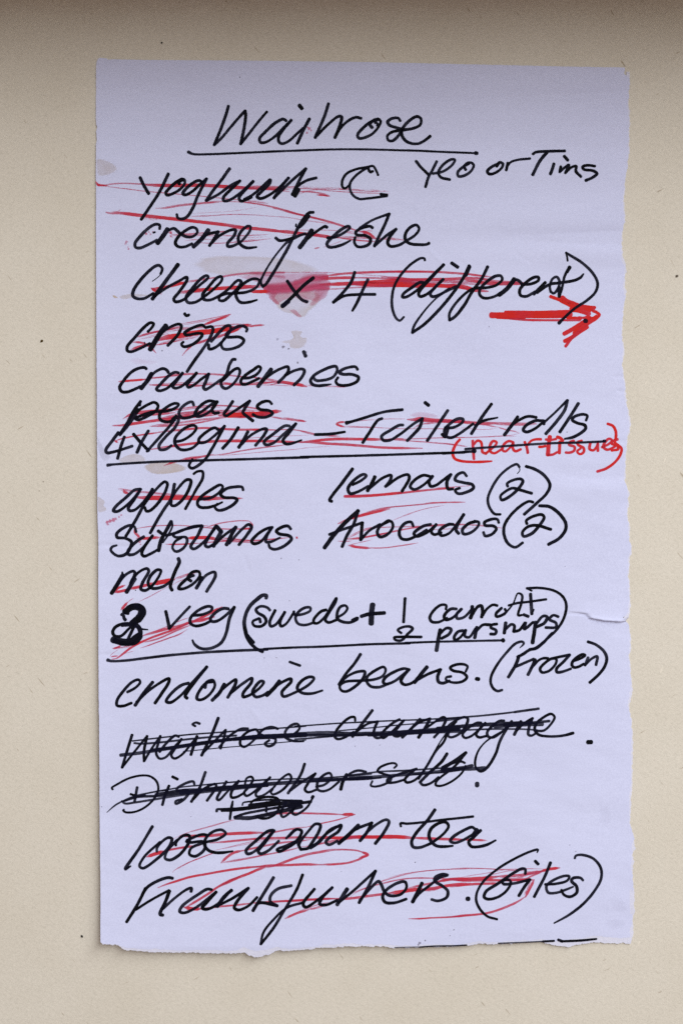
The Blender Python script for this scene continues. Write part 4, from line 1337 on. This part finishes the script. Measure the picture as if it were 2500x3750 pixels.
word('bracketed word about the freezer', (X, """
w.85 520,150:.35 562,102 545,85 480,102 380,200 280,330 220,450 217,520 250,580 290,600 335,588
w.95 860,-5 820,35 770,92 690,155 620,172 550,217 495,245
w1.05 510,235 480,320 400,455
w.95 480,345 665,265
w1.0 680,272 650,340 605,430
w.9 640,362 720,277 770,257 815,260
w.95 880,258 850,262 800,292 730,370 750,405 820,392 890,322 902,272 870,257
w.95 855,262 940,242 1040,222! 980,290 902,370 905,402 950,402 1052,368
w.95 1070,290 1150,262 1202,227 1180,217 1100,260 1062,320 1082,352 1130,348 1185,318
w.9 1232,250 1200,332! 1270,262 1327,240 1315,328
w.95 1230,85 1320,120 1400,190 1427,260 1402,350 1340,430 1250,512
"""))
word('word struck out with several black lines, left half of its row', (a1, """
148,245 100,400 67,512! 130,430 270,255! 245,380 245,462! 300,370 378,255! 345,400 372,440 420,430 505,330
530,262 500,252 430,312 372,385
505,330 552,280! 490,370 467,415 490,440 550,412 655,290
w1.05 678,258 650,340 628,410
w.95 665,175 640,160 670,145 700,155
w1.1 852,108 800,240 715,415
w1.0 720,402 800,320 912,205! 900,265 870,358
860,345 950,250 1040,197 1095,195
1150,202 1100,217 1040,272 1032,325 1060,345 1130,302 1182,232 1160,200
1340,197 1290,182 1220,202 1192,235 1240,260 1320,282 1310,320 1262,340 1232,320 1270,290
1400,270 1470,240 1517,190 1500,157 1450,167 1400,222 1410,272 1460,295 1550,300:.7
"""), scale=0.86)
word('struck out word for sparkling wine', (b1, """
575,205 570,172 530,172 450,232 390,312 382,360 410,380 480,362 560,312
w1.1 740,105 660,210 550,358
600,300 700,232 790,212! 760,282 752,340 780,370 850,360
1000,192 950,217 850,302 822,350 842,370 900,332 1040,202! 960,302 942,342 980,357 1060,310
w1.15 1195,190 1110,282 1025,365
w1.15 1290,187 1240,280 1180,365
1100,290 1190,220 1290,185
1260,270 1420,172 1440,192 1400,282 1330,365
w.95 1540,212 1470,292 1420,410 1350,490 1260,640 1180,760
w.5 1440,330 1380,420 1250,650 1180,760
"""), (c1, """
60,300 150,220 260,172 292,187 270,262 210,332 130,365 105,350 120,292
420,227 380,227 290,282 242,340 265,370 330,350 460,227! 400,292 372,340 400,365 470,352
640,207 600,207 520,262 477,320 490,360 540,365 640,292 712,210! 660,290 600,400 560,520 480,650:1.1 420,690:1.2 372,660 362,600 390,500:.85 450,420:.7 530,360:.8 620,312
w1.15 800,212 770,270 737,340
760,302 830,232 912,182! 880,262 872,340 900,350 950,322
930,302 1020,300 1100,222 1122,172 1090,142 1020,172 950,232 932,292 970,340 1080,357 1200,350 1300,325:1.2
w1.7 1440,413 1474,412
"""), scale=0.86)
word('black lines crossing out the sparkling wine line', (a1, """
w1.3 55,410 200,395 350,372 500,350 650,328 800,305 950,284 1100,265 1300,252 1568,245
w.6 150,295 300,278 600,245 800,230 1000,215 1300,195 1568,175
w.8 165,312 220,318 400,305 550,288 700,272 850,260 1000,252
w.9 540,338 700,312 850,292 1000,276 1150,265
w1.2 300,372 500,345 700,314 900,290 1100,276 1300,266 1568,252
w1.5 980,282 1150,262 1300,255 1568,242
w.42 565,382 700,370 900,350 1100,334 1300,315 1568,290
"""), (b1, """
w.6 0,258 200,244 400,230 600,220 800,210 1000,202 1200,195 1400,185 1568,175
w1.6 0,336 200,324 300,322 500,330 700,330 900,322 1100,310 1300,295 1568,272
w1.1 0,350 200,342 400,345 600,340 800,334 1000,328 1200,315 1568,288
w.7 0,382 120,374 250,362 400,350
w.5 420,300 600,284 800,266 950,250 1100,238 1300,220 1568,190
w1.3 900,320 1100,310 1300,302 1568,290
w1.0 700,345 900,338 1100,328 1300,318 1568,310
"""), (c1, """
w.75 0,206 100,186 250,172 400,160 600,140 750,122
w1.0 740,124 850,108 970,92
w1.4 0,280 120,268 300,254 450,244 600,236 800,228
w1.5 550,260 700,252 850,242 1005,240
w1.1 800,238 950,222 1072,210
w1.4 640,245 780,235 900,225
w.7 0,310 200,298 400,290 550,286 700,286 830,288 955,297
w.9 0,320 60,305 150,298
"""), name='black_strike', scale=0.86)
word('struck out word for kitchen salt, first part', (d1, """
w.85 95,282 85,268 140,232 250,177 370,152 450,162 510,212 525,290 480,382 390,462 290,502 210,500 192,482 200,478
w1.0 325,265 310,350 300,400
w.9 262,330 310,345
w1.0 628,252 590,342 565,435
w1.05 660,165 710,190
870,240 860,212 790,227 702,282 702,302 790,292 820,312 770,382 692,425 690,402 750,382
w1.05 975,122 920,270 840,405
860,382 960,282 1070,237 1078,262 990,395
"""), (e1, """
182,212 92,380 110,390 200,300 300,205! 225,330 232,365 282,360 350,322
w.95 360,237 375,182 420,167 437,190 400,260 352,320 372,350 430,322 600,172! 500,282 462,330 472,355 520,350 620,282 700,190 780,142 802,172 770,240 690,312 622,335 607,315 625,285
w1.05 930,42 890,150 770,325
790,302 900,220 1032,135! 960,232 932,290 960,315 1040,292
1040,262 1120,242 1187,172 1170,132 1110,152 1052,222 1052,285 1090,305 1160,290 1260,212
w1.25 1330,145 1295,210 1274,288
1300,192 1370,132 1440,107 1515,120
"""), scale=0.86)
word('struck out word for kitchen salt, second part', (f1, """
w.9 425,292 450,265 430,247 370,252 290,287 267,320 320,347 390,372 395,402 340,445 240,470 202,460 217,417
640,300 590,315 450,360 362,402 360,430 430,430 520,405
630,302 560,362 527,405 545,430 610,415 690,352
w1.15 930,155 880,230 760,340 680,420
670,425 700,455 770,440 850,380
w.9 1112,148 1010,270 830,420 822,455 860,465 960,430 1070,342 1107,272
w1.2 1112,145 1000,225 885,290
w.9 890,302 1000,242 1070,232 1100,245
w1.6 1217,440 1218,462
"""), scale=0.86)
word('black lines crossing out the kitchen salt line', (d1, """
w.7 40,500:.3 120,432 200,390 300,350 450,317 600,290
w.6 560,300 750,265 900,250 1000,240 1300,212 1568,192
w.85 180,395 210,418 300,410 500,380 700,348 850,328 1000,310 1300,280 1568,252
w1.0 290,357 400,352 500,350 650,335 750,320 900,302
w1.1 500,335 650,310 800,292 1000,288 1100,285
w1.4 740,325 900,300 1100,278 1300,262 1568,247
w.9 200,395 280,370 400,340
"""), (e1, """
w1.5 0,288 150,272 300,262 450,248 600,235 750,225 900,215
w1.2 880,215 1000,208 1150,200 1300,190 1568,178
w.6 0,240 150,226 300,214 500,200 700,190 850,186 1000,184 1150,175 1300,164 1568,140
w1.2 1000,205 1200,195 1400,188 1568,180
"""), (f1, """
w1.3 0,392 100,385 200,380 300,374 450,362 600,350 750,338 900,322
w.8 0,405 150,398 300,384
w.7 0,362 150,344 300,326 450,320 600,312 750,302 900,292
w1.4 880,312 1000,300 1100,288 1170,270
w1.3 880,312 1050,304 1200,300 1290,290
w.6 600,355 750,345 900,335 1050,315
"""), name='black_strike', scale=0.86)
word('scribbled out afterthought under the kitchen salt line', (e1, """
w.95 242,400:.6 235,440 225,500 215,572
w1.0 90,498:1.2 90,480 150,478 260,472
w1.5 140,485 260,480 400,465 600,435 700,422 800,412 900,408
w1.2 800,400 900,415 990,405
w.7 335,440 340,418 420,402 560,388 700,390
w.7 600,385 760,392 900,395
w.95 415,442 420,412 500,372 600,360 670,377 690,430 660,510 580,562 510,565 470,550
w.9 567,410 562,500
w1.0 258,555 350,522 500,492 650,465 800,440 900,420
w1.5 265,558 400,562 520,540 640,512 780,480 900,452
w.95 752,410 702,510 720,552 765,530 850,440! 810,510 840,530 900,502 960,450 1010,360
w1.4 1002,370 1010,355
w1.5 780,452 850,437 890,430
w1.2 800,400 900,408
w1.2 400,440 550,420 680,400
"""), scale=0.86)
word('loose struck through in red', (g1, """
w.95 268,190 160,370 50,535 92,512:.6
w.95 305,397 305,370 350,312 400,282 427,292 400,362 300,460 190,530 165,512 200,440 330,318
460,347 462,322 520,267 568,267 570,312 490,422 410,465 372,450 390,392 470,302
w.9 555,300 545,315 570,300
w.95 710,262 680,257 600,282 547,315 575,322 690,320 695,375 620,435 572,420 582,372 700,322 800,297 867,250 840,222 780,227 717,272 692,330 720,382 780,405 850,405 925,394:.6
"""))
word('leaf tea region word struck through in red', (h1, """
490,222 450,232 350,312 272,390 282,415 335,400 502,225! 420,332 372,395 390,415 450,392 540,312
w.9 620,275 690,217 728,230 700,290 620,360 540,395 525,380
w.95 600,290 680,217 727,230 690,310 600,372 540,398 525,382 600,350 690,315 702,345 720,380
720,378 705,345 790,222 840,172 880,180 870,230 800,345! 780,370 720,380
790,365 850,330 920,260 1050,182 1030,230 960,280 925,320 950,342 1020,310
1050,182 960,220 870,320 800,368
w1.2 1192,182 1110,262 1030,330
1040,320 1160,222 1302,162! 1260,242 1205,310
w1.0 1220,282 1330,182 1420,137 1442,152 1400,242 1330,332
"""))
word('tea struck through in red', (i1, """
815,65 740,170 640,282 592,370 607,420 670,425 780,385
w.85 490,225 485,195 550,198 700,185 900,160 1050,145 1180,130
780,385 900,292 945,222 920,185 870,187 782,242 757,312 780,370 830,410 900,417 985,410:.7
1200,252 1170,232 1090,262 982,330 962,365 1000,382 1080,357 1180,300 1252,262! 1180,332 1137,372 1162,415 1220,420 1310,400 1395,358:.7
w1.3 1215,255 1180,310
"""))
word('sausages struck through in red', (j1, """
w1.0 380,125 350,120 280,140 200,187 172,225
w1.0 187,195 130,310 55,430
w.9 120,345 220,282 355,210
w1.1 358,215 330,290 292,380 312,385
w.95 310,342 400,262 480,205 515,195 512,220
w1.0 660,207 630,202 560,242 450,322 432,360 462,370 540,337 692,222! 620,302 592,335 622,345 700,310 802,208
w1.15 802,210 745,260 700,325
690,325 800,272 922,195! 840,292 822,335 850,350 920,322 985,260
w1.0 1102,120 1040,220 955,355
960,340 1000,300 1130,320
w.95 1230,177 1130,202 1080,252 1080,290 1130,320
w.9 1310,100 1270,200 1180,350 1100,480 1012,590! 1030,510 1100,420 1200,332 1310,298
"""), (k1, """
w1.0 330,332 240,450 260,475 350,422 472,320! 390,402 372,450 420,457 512,420
w1.2 590,332 510,455
520,440 620,362 815,190! 760,312 685,440
690,422 770,332 840,272 862,300 882,345 920,382 1010,377 1062,320 1050,277 1000,282 900,342 872,390 890,435 960,442 1060,412
w1.15 1185,287 1110,435
w.95 1110,435 1160,372 1250,302 1330,242 1390,225 1350,217 1290,242 1287,270 1350,312 1390,352 1380,400 1310,427 1260,415
w1.5 1545,412 1555,412
"""))
word('bracketed name at the end of the sausage line', (l1, """
w.8 825,108:.5 832,82 780,92 620,162 450,262 310,382 247,490 242,570 280,650 350,715 440,742
w.95 710,312 710,267 680,262 600,302 450,402 332,480 317,530 350,550 450,530 540,460 572,390 550,367 490,382 500,405 600,402 755,365
w.95 755,365 690,452 648,520
w1.0 805,190 835,220
w.95 952,205 900,330 795,530
w.9 900,412 1000,407 1110,377 1132,337 1090,332 980,372 912,430 930,490 1010,492 1100,462 1168,435:.6
w.95 1262,375 1240,352 1170,352 1152,380 1200,432 1202,490 1140,530 1080,512 1055,465
w.85 1185,165 1192,142 1250,132 1360,167 1430,252 1437,350 1380,462 1270,592 1130,702 985,782:.5
"""))
word('cut off pen line along the torn bottom edge', ((1700, 3300, 800), "w.45 d.9 240,297 450,290 560,285\nw.7 560,286 640,282\nw.9 670,274 700,286\nw.8 690,286 820,281 945,270:.7"), ((1000, 3300, 800), "w.35 d.8 870,322 960,320 1050,319\nw.5 d.95 1050,320 1150,314 1300,312 1385,308"), name='pen_mark')

# ------------------------------------------------------------------ crumbs lying on the board
def crumb(x, y, r, mat, label, stretch=1.5, ang=0.6):
    rng = np.random.RandomState(int(x)); v, f = [], []
    rings, seg = 5, 8
    for i in range(rings + 1):
        th = math.pi * i / rings
        for j in range(seg):
            ph = 2 * math.pi * j / seg; k = r * S * (0.8 + 0.4 * rng.rand())
            a, b = k * stretch * math.sin(th) * math.cos(ph), k * math.sin(th) * math.sin(ph)
            v.append((a * math.cos(ang) - b * math.sin(ang), a * math.sin(ang) + b * math.cos(ang), r * S * 0.55 + 0.7 * k * math.cos(th)))
    for i in range(rings):
        for j in range(seg):
            a, b = i * seg + j, i * seg + (j + 1) % seg
            f.append((a, a + seg, b + seg, b))
    o = mesh_obj('crumb', v, f, mat)
    o.location = (float(WX(x)), float(WY(y)), 0)
    o['label'] = label; o['category'] = 'crumb'; o['group'] = 'crumbs on the board'
crumb(300, 3430, 3.8, plain('dark_crumb', (0.012, 0.011, 0.010)), 'black crumb on the board left of the sheet, beside its bottom corner', 1.5, -0.8)
crumb(153, 1248, 4.6, plain('brown_crumb', (0.09, 0.06, 0.02)), 'olive brown crumb on the board left of the sheet, level with crisps', 1.3, 0.9)
crumb(2478, 1010, 4.6, plain('grey_crumb', (0.19, 0.16, 0.13)), 'greyish brown crumb on the board right of the sheet, level with the brackets', 1.2, 0.4)
crumb(592, 155, 3.2, plain('soot_crumb', (0.03, 0.026, 0.02)), 'dark crumb on the board above the top edge of the sheet', 1.2, 0.3)
